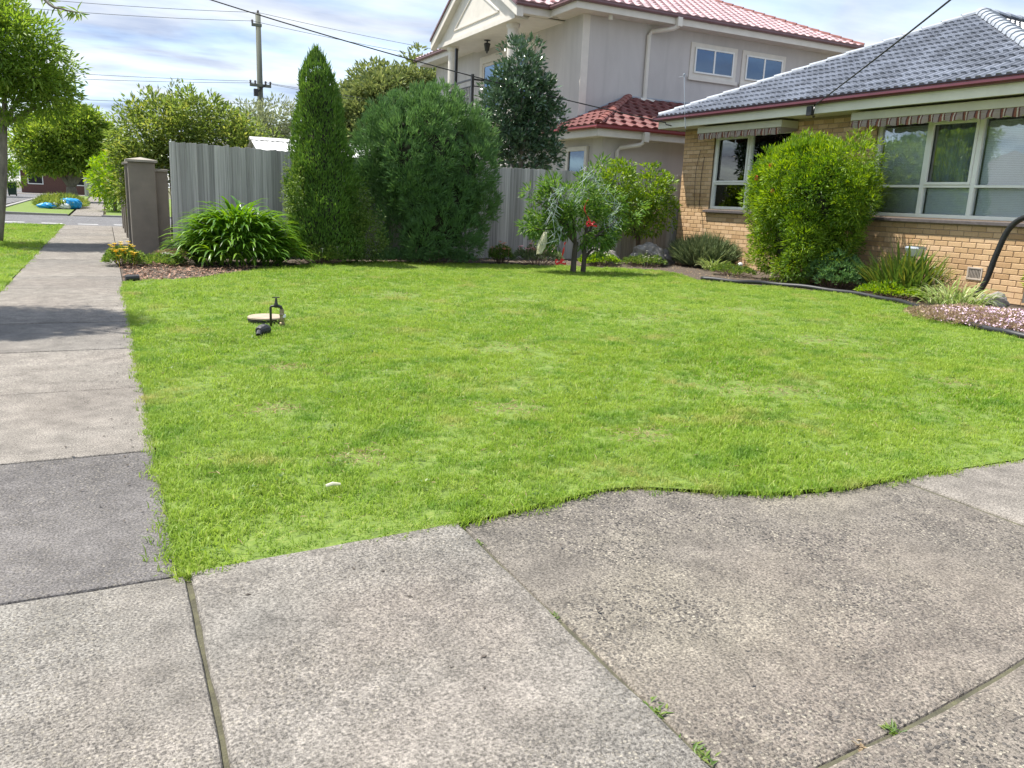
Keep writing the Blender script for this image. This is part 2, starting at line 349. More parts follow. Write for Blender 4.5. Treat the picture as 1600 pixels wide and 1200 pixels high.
# ------------------------------------------------------------------ helpers
ORG = {}
def tag(o, label=None, cat=None, group=None, kind=None):
    if label: o['label'] = label
    if cat: o['category'] = cat
    if group: o['group'] = group
    if kind: o['kind'] = kind
    return o
def empty(name, loc, label=None, cat=None, group=None, kind=None):
    o = bpy.data.objects.new(name, None); col.objects.link(o); o.location = loc; o.empty_display_size = 0.1
    ORG[o.name] = Vector(loc); return tag(o, label, cat, group, kind)
def link(name, me, mat=None, parent=None, loc=None):
    o = bpy.data.objects.new(name, me); col.objects.link(o)
    if mat and not me.materials: me.materials.append(MATS[mat])
    if parent: o.parent = parent
    if loc is not None: o.location = loc
    return o
def org(parent): return ORG.get(parent.name, Vector((0, 0, 0))) if parent else Vector((0, 0, 0))
def mesh_np(name, V, F, rnd=None, smooth=False):
    """V (n,3) floats, F (m,k) ints, one face size."""
    me = bpy.data.meshes.new(name); V = np.asarray(V, np.float32); F = np.asarray(F, np.int32)
    k = F.shape[1]; me.vertices.add(len(V)); me.vertices.foreach_set('co', V.ravel())
    me.loops.add(F.size); me.loops.foreach_set('vertex_index', F.ravel())
    me.polygons.add(len(F)); me.polygons.foreach_set('loop_start', np.arange(0, F.size, k, dtype=np.int32))
    me.polygons.foreach_set('loop_total', np.full(len(F), k, np.int32))
    if smooth: me.polygons.foreach_set('use_smooth', np.ones(len(F), bool))
    if rnd is not None:
        a = me.attributes.new('rnd', 'FLOAT', 'POINT'); a.data.foreach_set('value', np.asarray(rnd, np.float32))
    me.update(calc_edges=True); return me
class MB:
    def __init__(s): s.v = []; s.f = []; s.r = []
    def add(s, V, F, r=0.0):
        o = len(s.v); s.v += [tuple(p) for p in V]; s.f += [tuple(i + o for i in f) for f in F]; s.r += [r] * len(V); return s
    def box(s, x0, x1, y0, y1, z0, z1, r=0.0):
        V = [(x, y, z) for z in (z0, z1) for y in (y0, y1) for x in (x0, x1)]
        return s.add(V, [(0, 2, 3, 1), (4, 5, 7, 6), (0, 1, 5, 4), (2, 6, 7, 3), (0, 4, 6, 2), (1, 3, 7, 5)], r)
    def cbox(s, x0, x1, y0, y1, z0, z1, c=0.004, r=0.0):
        bm = bmesh.new(); bmesh.ops.create_cube(bm, size=1)
        for v in bm.verts: v.co = ((x0 + x1) / 2 + v.co.x * (x1 - x0), (y0 + y1) / 2 + v.co.y * (y1 - y0), (z0 + z1) / 2 + v.co.z * (z1 - z0))
        bmesh.ops.bevel(bm, geom=bm.edges[:], offset=c, segments=1, affect='EDGES')
        bm.verts.index_update(); s.add([v.co[:] for v in bm.verts], [[v.index for v in f.verts] for f in bm.faces], r); bm.free(); return s
    def prism(s, poly, axis, a, b, r=0.0):
        n = len(poly)
        def P(p, t):
            return {'x': (t, p[0], p[1]), 'y': (p[0], t, p[1]), 'z': (p[0], p[1], t)}[axis]
        V = [P(p, a) for p in poly] + [P(p, b) for p in poly]
        F = [tuple(range(n))[::-1], tuple(range(n, 2 * n))] + [(i, (i + 1) % n, n + (i + 1) % n, n + i) for i in range(n)]
        return s.add(V, F, r)
    def tube(s, pts, rad, seg=8, r=0.0, cap=True):
        pts = [Vector(p) for p in pts]; n = len(pts)
        if not hasattr(rad, '__len__'): rad = [rad] * n
        V = []; ref = None
        for i, p in enumerate(pts):
            t = (pts[min(i + 1, n - 1)] - pts[max(i - 1, 0)]).normalized()
            if ref is None: ref = Vector((1, 0, 0)) if abs(t.x) < 0.8 else Vector((0, 1, 0))
            u = (ref - t * ref.dot(t)).normalized(); ref = u; q = t.cross(u)
            for k in range(seg):
                a = 2 * math.pi * k / seg; V.append(p + (u * math.cos(a) + q * math.sin(a)) * rad[i])
        F = [(i * seg + k, i * seg + (k + 1) % seg, (i + 1) * seg + (k + 1) % seg, (i + 1) * seg + k) for i in range(n - 1) for k in range(seg)]
        if cap: F += [tuple(range(seg))[::-1], tuple(range((n - 1) * seg, n * seg))]
        return s.add(V, F, r)
    def lathe(s, prof, c, seg=16, r=0.0):
        V = [(c[0] + p[0] * math.cos(2 * math.pi * k / seg), c[1] + p[0] * math.sin(2 * math.pi * k / seg), c[2] + p[1]) for p in prof for k in range(seg)]
        n = len(prof)
        F = [(i * seg + k, i * seg + (k + 1) % seg, (i + 1) * seg + (k + 1) % seg, (i + 1) * seg + k) for i in range(n - 1) for k in range(seg)]
        F += [tuple(range(seg))[::-1], tuple(range((n - 1) * seg, n * seg))]
        return s.add(V, F, r)
    def build(s, name, mat, parent=None, smooth=False, label=None, kind=None):
        o = org(parent); me = bpy.data.meshes.new(name)
        me.from_pydata([(v[0] - o.x, v[1] - o.y, v[2] - o.z) for v in s.v], [], s.f)
        if any(s.r):
            a = me.attributes.new('rnd', 'FLOAT', 'POINT'); a.data.foreach_set('value', s.r)
        if smooth:
            for p in me.polygons: p.use_smooth = True
        me.update(); ob = link(name, me, mat, parent); tag(ob, label, None, None, kind)
        ORG[ob.name] = o.copy(); return ob
def part(name, mat, parent, fn, smooth=False, label=None, kind=None):
    m = MB(); fn(m); return m.build(name, mat, parent, smooth, label, kind)
def box(name, mat, parent, x0, x1, y0, y1, z0, z1, c=0.004, label=None):
    return MB().cbox(x0, x1, y0, y1, z0, z1, c).build(name, mat, parent, label=label)
def bez(pts, n=8):
    """Catmull-Rom through pts."""
    P = [Vector(p) for p in pts]; P = [P[0] * 2 - P[1]] + P + [P[-1] * 2 - P[-2]]; o = []
    for i in range(1, len(P) - 2):
        for k in range(n):
            t = k / n; a, b, c, d = P[i - 1], P[i], P[i + 1], P[i + 2]
            o.append(0.5 * ((2 * b) + (c - a) * t + (2 * a - 5 * b + 4 * c - d) * t * t + (3 * b - a - 3 * c + d) * t ** 3))
    o.append(P[-2]); return o
def unit(a): return a / np.maximum(np.linalg.norm(a, axis=1, keepdims=True), 1e-9)

def leaf_mesh(name, P, D, L, Wd, up=0.6, fold=0.25, rnd=None, long=False):
    """Folded leaf blades: base P, direction D, length L, width Wd."""
    n = len(P); D = unit(D); rr = rng.normal(size=(n, 3)); nn = rr * (1 - up); nn[:, 2] += up * 1.6
    S = unit(np.cross(D, nn)); U = np.cross(S, D)
    L = np.broadcast_to(L, n)[:, None]; Wd = np.broadcast_to(Wd, n)[:, None]
    b = P; t = P + D * L - U * L * 0.12; m = P + D * L * 0.45
    l = m + S * Wd * 0.5 + U * Wd * fold; r = m - S * Wd * 0.5 + U * Wd * fold
    V = np.stack([b, r, t, l], 1).reshape(-1, 3); i = np.arange(n) * 4
    F = np.concatenate([np.stack([i, i + 1, i + 2], 1), np.stack([i, i + 2, i + 3], 1)])
    if rnd is None: rnd = rng.random(n)
    return mesh_np(name, V, F, np.repeat(rnd, 4))
def clump_leaves(C, out, k, rc, spread=0.9, upb=0.25):
    """k leaf bases per clump centre C, pointing out of the clump."""
    n = len(C) * k; d = unit(rng.normal(size=(n, 3))); O = np.repeat(out, k, 0)
    d = unit(d * spread + O * 0.8 + np.array([0, 0, upb]))
    rr = rng.random((n, 1)) ** 0.5
    return np.repeat(C, k, 0) + d * rr * np.repeat(np.broadcast_to(rc, len(C)), k)[:, None], d
def blob_pts(blobs, n, shell=0.35, rough=0.12, low_cut=None):
    """n points in the outer shell of a union of ellipsoids (cx,cy,cz,rx,ry,rz) with outward normals."""
    B = np.array(blobs, float); wts = (B[:, 3] * B[:, 4] * B[:, 5]) ** (2 / 3); wts /= wts.sum()
    Ps, Os = [], []; got = 0
    while got < n:
        m = n * 2; k = rng.choice(len(B), m, p=wts); d = unit(rng.normal(size=(m, 3)))
        rad = 1 - shell * rng.random((m, 1)) ** 1.6 + rough * rng.normal(size=(m, 1)) * 0.5
        P = B[k, :3] + d * B[k, 3:] * rad; keep = np.ones(m, bool)
        for j in range(len(B)):
            q = np.linalg.norm((P - B[j, :3]) / B[j, 3:], axis=1); keep &= (q > 1 - shell) | (k == j)
        if low_cut is not None: keep &= P[:, 2] > low_cut
        P = P[keep]; O = unit(d[keep] / B[k[keep], 3:]); Ps.append(P); Os.append(O); got += len(P)
    return np.concatenate(Ps)[:n], np.concatenate(Os)[:n]
def put(name, me, mat, parent): 
    o = org(parent)
    if parent is not None: me.transform(Matrix.Translation(-o))
    ob = link(name, me, mat, parent); ORG[ob.name] = o.copy(); return ob
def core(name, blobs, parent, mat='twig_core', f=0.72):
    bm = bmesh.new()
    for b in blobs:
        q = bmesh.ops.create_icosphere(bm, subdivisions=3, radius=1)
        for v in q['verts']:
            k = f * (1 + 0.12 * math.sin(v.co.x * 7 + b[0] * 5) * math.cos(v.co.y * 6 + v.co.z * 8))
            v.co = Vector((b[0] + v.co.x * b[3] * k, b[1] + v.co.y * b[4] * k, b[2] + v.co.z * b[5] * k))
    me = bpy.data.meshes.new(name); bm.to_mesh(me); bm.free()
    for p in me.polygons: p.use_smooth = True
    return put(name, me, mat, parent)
def limb(m, a, b, r0, r1, sag=0.15, seg=7, n=5):
    a = Vector(a); b = Vector(b); mid = (a + b) / 2 + Vector((random.uniform(-1, 1), random.uniform(-1, 1), random.uniform(-.2, 1))) * sag * (b - a).length * 0.5
    pts = bez([a, mid, b], n); k = len(pts)
    m.tube(pts, [r0 + (r1 - r0) * i / (k - 1) for i in range(k)], seg)

# ------------------------------------------------------------------ ground
def sheet(name, poly, z, mat, kind='structure', sub=None):
    m = MB(); m.add([(x, y, z) for x, y in poly], [tuple(range(len(poly)))]); o = m.build(name, mat); o['kind'] = kind; return o
sheet('ground', [(-900, -900), (900, -900), (900, 900), (-900, 900)], -0.09, 'ground_earth')

def slab(parent, poly, top, mat, thick=0.08, c=0.008, tilt=(0, 0), name='slab', wob=0.0):
    """A cast slab: poly counter-clockwise, with a rounded arris."""
    P = []
    for i, p in enumerate(poly):                      # subdivide edges so that they can wander
        q = poly[(i + 1) % len(poly)]; d = math.hypot(q[0] - p[0], q[1] - p[1]); k = max(1, int(d / 0.12)) if wob else 1
        nx, ny = (-(q[1] - p[1]) / d, (q[0] - p[0]) / d)
        for j in range(k):
            t = j / k; e = random.uniform(-wob, wob) if j else 0
            P.append((p[0] + (q[0] - p[0]) * t + nx * e, p[1] + (q[1] - p[1]) * t + ny * e))
    n = len(P); cx = sum(p[0] for p in P) / n; cy = sum(p[1] for p in P) / n
    def inset(i, s):
        a, b, d = P[i - 1], P[i], P[(i + 1) % n]
        t = Vector((d[0] - a[0], d[1] - a[1])).normalized(); nn = Vector((-t.y, t.x)); return (b[0] + nn.x * s, b[1] + nn.y * s)
    zz = lambda p: top + tilt[0] * (p[0] - cx) + tilt[1] * (p[1] - cy)
    V = [(p[0], p[1], zz(p) - thick) for p in P] + [(p[0], p[1], zz(p) - c) for p in P]
    I = [inset(i, c * 0.4) for i in range(n)]; V += [(q[0], q[1], zz(q) - c * 0.3) for q in I]
    J = [inset(i, c * 1.3) for i in range(n)]; V += [(q[0], q[1], zz(q)) for q in J]
    F = [(k * n + i, k * n + (i + 1) % n, (k + 1) * n + (i + 1) % n, (k + 1) * n + i) for k in range(3) for i in range(n)] + [tuple(range(3 * n, 4 * n))]
    return MB().add(V, F).build(name, mat, parent)

fp = empty('footpath', (-0.48, 2.5, 0), kind='structure')
G_ = 0.006
ys = [-2.0, 2.525, 3.893, 5.225, 6.56, 7.9, 9.23, 10.56, 11.9, 13.2, 14.55, 15.9, 17.2, 18.5, 19.9, 21.2, 22.5, 23.9, 25.2, 26.4]
tones = ['concrete_mid', 'concrete_grey', 'concrete_light', 'concrete_light', 'concrete_mid', 'concrete_light', 'concrete_light', 'concrete_mid', 'concrete_light',
         'concrete_mid', 'concrete_light', 'concrete_light', 'concrete_mid', 'concrete_light', 'concrete_light', 'concrete_mid', 'concrete_light', 'concrete_light', 'concrete_light']
for i in range(1, len(ys) - 1):
    slab(fp, [(-1.09, ys[i] + G_ / 2), (0.135, ys[i] + G_ / 2), (0.135, ys[i + 1] - G_ / 2), (-1.09, ys[i + 1] - G_ / 2)], random.uniform(-0.004, 0.004), tones[i], wob=0.002 if i < 5 else 0, tilt=(0, random.uniform(-.002, .002)))
for i in range(4):      # concrete strip beside the pillars
    slab(fp, [(0.145, 16.0 + i * 2.6), (0.62, 16.0 + i * 2.6), (0.62, 18.59 + i * 2.6), (0.145, 18.59 + i * 2.6)], 0.0, 'concrete_light')
dw = empty('driveway', (1.0, 1.5, 0), kind='structure')
slab(dw, [(-2.6, -1.6), (0.150, -1.6), (0.150, 2.519), (-2.6, 2.519)], 0.0, 'concrete_drive', wob=0.003, c=0.01)
slab(dw, [(0.166, -1.6), (1.120, -1.6), (1.120, 2.60), (0.70, 2.575), (0.166, 2.535)], 0.004, 'concrete_drive', wob=0.004, c=0.012)
slab(dw, [(1.136, 1.035), (1.36, 1.055), (1.80, 1.085), (2.25, 1.14), (2.8, 1.19), (3.285, 1.215), (3.285, 2.36), (2.9, 2.345), (2.58, 2.40), (2.3, 2.53), (2.02, 2.695), (1.85, 2.72), (1.5, 2.65), (1.136, 2.60)], -0.009, 'concrete_old', wob=0.004, c=0.012)
slab(dw, [(1.136, -1.6), (5.6, -1.6), (5.6, 1.26), (3.285, 1.205), (2.8, 1.178), (2.25, 1.128), (1.80, 1.071), (1.36, 1.041), (1.136, 1.021)], 0.0, 'concrete_old', wob=0.004, c=0.014)
slab(dw, [(3.30, 1.225), (6.5, 1.30), (6.5, 2.33), (4.22, 2.335), (3.30, 2.36)], -0.006, 'concrete_light', wob=0.003, c=0.01)
slab(dw, [(6.515, 1.30), (12.0, 1.4), (12.0, 2.33), (6.515, 2.33)], -0.006, 'concrete_mid', c=0.01)
jd = sheet('joint_soil', [(-2.7, -1.7), (12, -1.7), (12, 2.8), (0.135, 2.8), (0.135, 26), (-1.10, 26), (-1.10, 2.4), (-2.7, 2.4)], -0.017, 'joint_dirt')

LAWN = [(0.138, 2.53), (0.70, 2.568), (1.13, 2.592), (1.5, 2.638), (1.85, 2.705), (2.01, 2.68), (2.29, 2.515), (2.57, 2.385), (2.9, 2.333), (3.31, 2.347), (4.22, 2.325), (9.6, 2.32), (9.3, 3.9), (8.63, 4.99),
        (8.71, 5.39), (8.95, 5.94), (9.46, 6.64), (9.93, 7.37), (10.15, 7.96), (10.23, 8.73), (10.14, 9.43), (9.88, 10.02), (9.47, 10.34), (9.15, 10.87),
        (9.45, 11.9), (9.55, 12.7), (9.0, 13.15), (8.2, 13.35), (7.3, 13.72), (6.46, 14.12), (5.5, 14.32), (4.58, 14.35), (3.4, 14.02), (2.66, 13.5), (2.05, 12.93), (1.26, 11.85), (0.58, 11.46), (0.15, 11.25)]
VERGE = [(-4.2, -3.0), (-2.65, -3.0), (-2.65, 2.55), (-1.10, 2.55), (-1.10, 26.3), (-4.2, 26.3)]
def inside(P, poly):
    x, y = P[:, 0], P[:, 1]; r = np.zeros(len(P), bool); n = len(poly)
    for i in range(n):
        x0, y0 = poly[i]; x1, y1 = poly[(i + 1) % n]
        c = ((y0 > y) != (y1 > y)); xi = (x1 - x0) * (y - y0) / ((y1 - y0) + 1e-12) + x0
        r ^= c & (x < xi)
    return r
def lawn_z(x, y): return 0.008 * np.sin(x * 1.7 + 0.6) * np.cos(y * 1.3) + 0.006 * np.sin(x * 4.1 + y * 3.3)
def lawn_sheet(name, poly, res):
    xs = [p[0] for p in poly]; yy = [p[1] for p in poly]
    bm = bmesh.new(); vs = [bm.verts.new((x, y, 0)) for x, y in poly]; bm.faces.new(vs)
    for lo, hi, nrm in ((min(xs), max(xs), (1, 0, 0)), (min(yy), max(yy), (0, 1, 0))):
        t = lo + res
        while t < hi:
            bmesh.ops.bisect_plane(bm, geom=bm.verts[:] + bm.edges[:] + bm.faces[:], plane_co=Vector(nrm) * t, plane_no=nrm); t += res
    for v in bm.verts: v.co.z = max(float(lawn_z(v.co.x, v.co.y)), -0.004 if v.co.y < 3 else -1) + (0.004 if v.co.y < 2.8 else -0.004)
    me = bpy.data.meshes.new(name); bm.to_mesh(me); bm.free()
    for p in me.polygons: p.use_smooth = True
    o = link(name, me, 'lawn_base'); o['kind'] = 'structure'; return o
lawn_sheet('lawn', LAWN, 0.5)
lawn_sheet('nature_strip', VERGE, 0.8)

# grass blades: tufts instanced over the turf
tufts = bpy.data.collections.new('grass_tufts')
def tuft(i, nb, hmin, hmax, spread, wd, lean):
    V = []; F = []; rn = []
    for b in range(nb):
        a = random.uniform(0, 6.283); r = spread * math.sqrt(random.random()); x, y = r * math.cos(a), r * math.sin(a)
        h = random.uniform(hmin, hmax); d = random.uniform(0, 6.283); le = random.uniform(0.15, lean) * h
        dx, dy = math.cos(d) * le, math.sin(d) * le; f = d + random.uniform(0.9, 2.2); sx, sy = math.cos(f) * wd / 2, math.sin(f) * wd / 2
        o = len(V); mz = h * 0.62
        V += [(x - sx, y - sy, -0.005), (x + sx, y + sy, -0.005), (x + dx * .4 + sx * .85, y + dy * .4 + sy * .85, mz), (x + dx * .4 - sx * .85, y + dy * .4 - sy * .85, mz), (x + dx, y + dy, h * random.uniform(0.8, 1.0))]
        F += [(o, o + 1, o + 2), (o, o + 2, o + 3), (o + 3, o + 2, o + 4)]; v = random.random() * 0.6; rn += [v] * 5
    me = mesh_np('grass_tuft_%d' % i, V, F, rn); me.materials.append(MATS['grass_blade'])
    ob = bpy.data.objects.new('grass_tuft_%d' % i, me); tufts.objects.link(ob)
for i in range(7): tuft(i, 26, 0.007, 0.021, 0.042, 0.0030, 2.0)
BARE = [(3.79, 4.03, .32), (4.1, 3.9, .2), (2.07, 4.04, .22), (.78, 4.45, .16), (.98, 3.47, .14), (5.19, 7.0, .3), (2.91, 5.83, .3), (1.07, 5.53, .16), (5.67, 3.68, .25), (2.5, 3.3, .18), (6.2, 5.5, .35), (4.4, 8.8, .4), (3.2, 9.5, .3), (7.0, 7.5, .4)]
def grass(name, poly, bands, label):
    xs = [p[0] for p in poly]; yy = [p[1] for p in poly]; Ps = []; Sc = []
    for (d0, d1, dens, s) in bands:
        A = (max(xs) - min(xs)) * (max(yy) - min(yy)); n = int(A * dens)
        P = np.column_stack([rng.uniform(min(xs), max(xs), n), rng.uniform(min(yy), max(yy), n)])
        d = np.linalg.norm(P, axis=1); P = P[(d >= d0) & (d < d1)]; P = P[inside(P, poly)]
        Ps.append(P); Sc.append(np.full(len(P), s))
    # thicker, longer growth along the edge where the mower does not reach
    E = []
    for i in range(len(poly)):
        a = np.array(poly[i]); b = np.array(poly[(i + 1) % len(poly)]); d = np.linalg.norm(b - a)
        if np.linalg.norm((a + b) / 2) > 9: continue
        k = int(d * 75); t = rng.random((k, 1)); nn = np.array([-(b - a)[1], (b - a)[0]]) / max(d, 1e-6)
        E.append(a + (b - a) * t + nn * rng.normal(0.010, 0.02, (k, 1)))
    if E: E = np.concatenate(E); Ps.append(E); Sc.append(np.full(len(E), 1.0))
    P = np.concatenate(Ps); S = np.concatenate(Sc)
    thin = np.zeros(len(P))                             # worn spots where the thatch shows
    for x0, y0, rr in BARE: thin = np.maximum(thin, np.exp(-(((P[:, 0] - x0) / rr) ** 2 + ((P[:, 1] - y0) / (rr * .8)) ** 2)))
    kp = rng.random(len(P)) > thin * .85; P = P[kp]; S = S[kp] * (1 - .35 * thin[kp])
    S = S * rng.uniform(0.6, 1.4, len(P))
    hum = np.sin(P[:, 0] * 2.3 + 1.0) * np.cos(P[:, 1] * 1.9 + 0.4) + np.sin(P[:, 0] * 5.1 - P[:, 1] * 4.3); S *= 1 + 0.13 * hum
    n = len(P); me = bpy.data.meshes.new(name); V = np.column_stack([P, lawn_z(P[:, 0], P[:, 1])]).astype(np.float32)
    me.vertices.add(n); me.vertices.foreach_set('co', V.ravel())
    band = np.sign(np.sin((P[:, 1] + .12 * np.sin(P[:, 0] * .7) + .1 * P[:, 0]) * 2 * math.pi / .95))       # the mower lays the blades over in passes
    rot = np.column_stack([rng.normal(0, 0.15, n) + .22 * band, rng.normal(0, 0.15, n), rng.uniform(0, 6.283, n)]).astype(np.float32)
    a = me.attributes.new('rot', 'FLOAT_VECTOR', 'POINT'); a.data.foreach_set('vector', rot.ravel())
    a = me.attributes.new('scl', 'FLOAT', 'POINT'); a.data.foreach_set('value', S.astype(np.float32))
    a = me.attributes.new('idx', 'INT', 'POINT'); a.data.foreach_set('value', rng.integers(0, 7, n).astype(np.int32))
    o = link(name, me); tag(o, label, 'grass', None, 'stuff')
    ng = bpy.data.node_groups.new(name, 'GeometryNodeTree')
    ng.interface.new_socket('Geometry', in_out='INPUT', socket_type='NodeSocketGeometry'); ng.interface.new_socket('Geometry', in_out='OUTPUT', socket_type='NodeSocketGeometry')
    gi = ng.nodes.new('NodeGroupInput'); go = ng.nodes.new('NodeGroupOutput'); ip = ng.nodes.new('GeometryNodeInstanceOnPoints'); ci = ng.nodes.new('GeometryNodeCollectionInfo')
    ci.inputs['Collection'].default_value = tufts; ci.inputs['Separate Children'].default_value = True; ci.inputs['Reset Children'].default_value = True
    ip.inputs['Pick Instance'].default_value = True
    def attr(nm, ty):
        k = ng.nodes.new('GeometryNodeInputNamedAttribute'); k.data_type = ty; k.inputs[0].default_value = nm; return k.outputs[0]
    e2r = ng.nodes.new('FunctionNodeEulerToRotation'); ng.links.new(attr('rot', 'FLOAT_VECTOR'), e2r.inputs[0])
    ng.links.new(gi.outputs[0], ip.inputs['Points']); ng.links.new(ci.outputs[0], ip.inputs['Instance']); ng.links.new(attr('idx', 'INT'), ip.inputs['Instance Index'])
    ng.links.new(e2r.outputs[0], ip.inputs['Rotation']); ng.links.new(attr('scl', 'FLOAT'), ip.inputs['Scale']); ng.links.new(ip.outputs[0], go.inputs[0])
    md = o.modifiers.new('grass', 'NODES'); md.node_group = ng; return o
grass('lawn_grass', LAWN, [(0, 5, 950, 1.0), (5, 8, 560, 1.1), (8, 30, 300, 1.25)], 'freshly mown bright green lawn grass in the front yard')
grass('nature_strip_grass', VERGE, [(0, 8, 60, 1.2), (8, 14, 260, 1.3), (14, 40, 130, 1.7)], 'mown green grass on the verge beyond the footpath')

# garden beds
sheet('garden_bed', [(0.14, 11.2), (0.58, 11.4), (2.05, 12.85), (3.4, 13.9), (5.5, 14.25), (7.3, 13.6), (9.0, 13.0), (9.5, 12.6), (9.1, 10.9), (9.9, 9.95), (10.2, 8.7), (9.9, 7.3), (8.9, 5.8), (8.6, 4.9), (9.3, 3.8), (12.2, 3.8), (12.2, 15.7), (0.14, 16.1)], -0.012, 'bed_soil')

# roads, kerbs and markings across the far end of the path
sheet('road', [(-11.5, -60), (-4.4, -60), (-4.4, 26.5), (60, 26.5), (60, 34.6), (-4.2, 34.6), (-4.6, 36), (-4.6, 220), (-11.5, 220)], -0.03, 'asphalt')
def kerb(pts, label_=None):
    o = part('kerb', 'kerb_stone', None, lambda m: m.add([(p[0], p[1], z) for p in pts for z in (-0.08, 0.03)] + [(p[0] + p[2], p[1] + p[3], z) for p in pts for z in (0.03, -0.08)],
        [(2 * i, 2 * i + 2, 2 * i + 3, 2 * i + 1) for i in range(len(pts) - 1)] + [(2 * i + 1, 2 * i + 3, 2 * len(pts) + 2 * i + 2, 2 * len(pts) + 2 * i) for i in range(len(pts) - 1)]
        + [(2 * len(pts) + 2 * i, 2 * len(pts) + 2 * i + 2, 2 * len(pts) + 2 * i + 3, 2 * len(pts) + 2 * i + 1) for i in range(len(pts) - 1)])); o['kind'] = 'structure'
kerb([(60, 34.45, 0, 0.2), (-0.15, 34.5, 0, 0.2)]); kerb([(-1.3, 34.9, 0, 0.2), (-2.3, 35.1, 0.05, 0.2), (-3.4, 35.9, 0.15, 0.12), (-4.1, 37.4, 0.2, 0), (-4.4, 60, 0.2, 0), (-4.4, 200, 0.2, 0)])
kerb([(-4.35, -40, 0.18, 0), (-4.35, 24, 0.18, 0), (-3.9, 25.8, 0.14, -0.12), (-3.0, 26.4, 0.04, -0.18), (-1.1, 26.45, 0, -0.18)])
for k, (x, y) in enumerate([(-2.75, 28.3), (-1.75, 28.0), (-0.78, 27.8), (0.2, 27.8), (1.2, 27.8), (-3.7, 28.7)]):
    o = sheet('road_marking', [(x, y), (x + 0.55, y - 0.05), (x + 0.55, y + 0.14), (x, y + 0.19)], -0.025, 'road_paint')
far_verge = [(-4.3, 37.5), (-3.5, 36.1), (-2.3, 35.3), (-1.35, 35.1), (-1.30, 36), (-1.25, 90), (-4.3, 90)]
sheet('far_verge', far_verge, -0.02, 'lawn_base')
sheet('far_verge', [(0.0, 34.65), (14, 34.65), (14, 90), (0.1, 90)], -0.02, 'lawn_base')
sheet('far_footpath', [(-1.2, 34.7), (-0.1, 34.6), (0.05, 90), (-1.15, 90)], -0.012, 'concrete_light')
sheet('far_driveway', [(-12, 88), (16, 88), (16, 93), (-12, 93)], -0.008, 'concrete_light')
sheet('far_ground', [(-40, 90), (-11.6, 90), (-11.6, 30), (-40, 30)], -0.022, 'lawn_base')

# ------------------------------------------------------------------ roof tiles and bricks
def tile_geo(wd, ln, prof, thick=0.034):
    """One tile in its own plane: u across, v up the slope, w out of the roof."""
    V = []; n = len(prof)
    for v, dz in ((0, thick), (ln, 0.002)):
        for u, h in prof: V.append((u * wd, v, h + dz))
    for u, h in prof: V.append((u * wd, 0, h + thick - 0.046))
    F = [(i, i + 1, n + i + 1, n + i) for i in range(n - 1)] + [(2 * n + i, 2 * n + i + 1, i + 1, i) for i in range(n - 1)]
    return V, F
PROF_G = [(0, 0.0), (0.10, 0.0), (0.16, 0.028), (0.36, 0.030), (0.44, 0.002), (0.60, 0.0), (0.66, 0.028), (0.86, 0.030), (0.94, 0.0), (1.0, 0.0)]
PROF_R = [(0, 0.0), (0.18, 0.03), (0.36, 0.038), (0.54, 0.028), (0.72, 0.004), (1.0, 0.0)]
def tile_slope(parent, o, ua, va, planes, wd, gauge, prof, mat, single=True, umax=12, vmax=8, stuff_name='tile_courses'):
    o = Vector(o); ua = Vector(ua).normalized(); va = Vector(va).normalized(); na = ua.cross(va).normalized()
    if na.z < 0: na = -na
    po = org(parent); V0, F0 = tile_geo(wd, gauge + 0.06, prof)
    base = bpy.data.meshes.new('tile'); base.from_pydata(V0, [], F0); base.materials.append(MATS[mat]); base.update()
    rot = Matrix((ua, va, na)).transposed().to_4x4(); J = MB(); cnt = 0
    for j in range(int(vmax / gauge)):
        for i in range(-1, int(umax / wd) + 1):
            u0 = i * wd + (0.5 * wd if j % 2 else 0); v0 = j * gauge
            cs = [(u0, v0), (u0 + wd, v0), (u0, v0 + gauge), (u0 + wd, v0 + gauge)]
            st = [[a * u + b * v <= c + 1e-6 for u, v in cs] for a, b, c in planes]
            if any(not any(s) for s in st): continue
            mw = Matrix.Translation(o - po + ua * u0 + va * v0) @ rot
            if all(all(s) for s in st):
                if single:
                    t = link('tile', base, None, parent); t.matrix_local = mw; cnt += 1
                else: J.add([(mw @ Vector(p)) + po for p in V0], F0, random.random())
                continue
            bm = bmesh.new(); vs = [bm.verts.new(p) for p in V0]
            for f in F0: bm.faces.new([vs[k] for k in f])
            for a, b, c in planes:
                l = math.hypot(a, b); q = c - a * u0 - b * v0
                bmesh.ops.bisect_plane(bm, geom=bm.verts[:] + bm.edges[:] + bm.faces[:], plane_co=(a * q / l / l, b * q / l / l, 0), plane_no=(a, b, 0), clear_outer=True)
            if len(bm.faces):
                if single:
                    me = bpy.data.meshes.new('tile_cut'); bm.to_mesh(me); me.materials.append(MATS[mat]); t = link('tile', me, None, parent); t.matrix_local = mw; cnt += 1
                else:
                    bm.verts.index_update(); J.add([(mw @ v.co) + po for v in bm.verts], [[v.index for v in f.verts] for f in bm.faces], random.random())
            bm.free()
    if not single and J.v: J.build(stuff_name, mat, parent, kind='stuff')
    return cnt
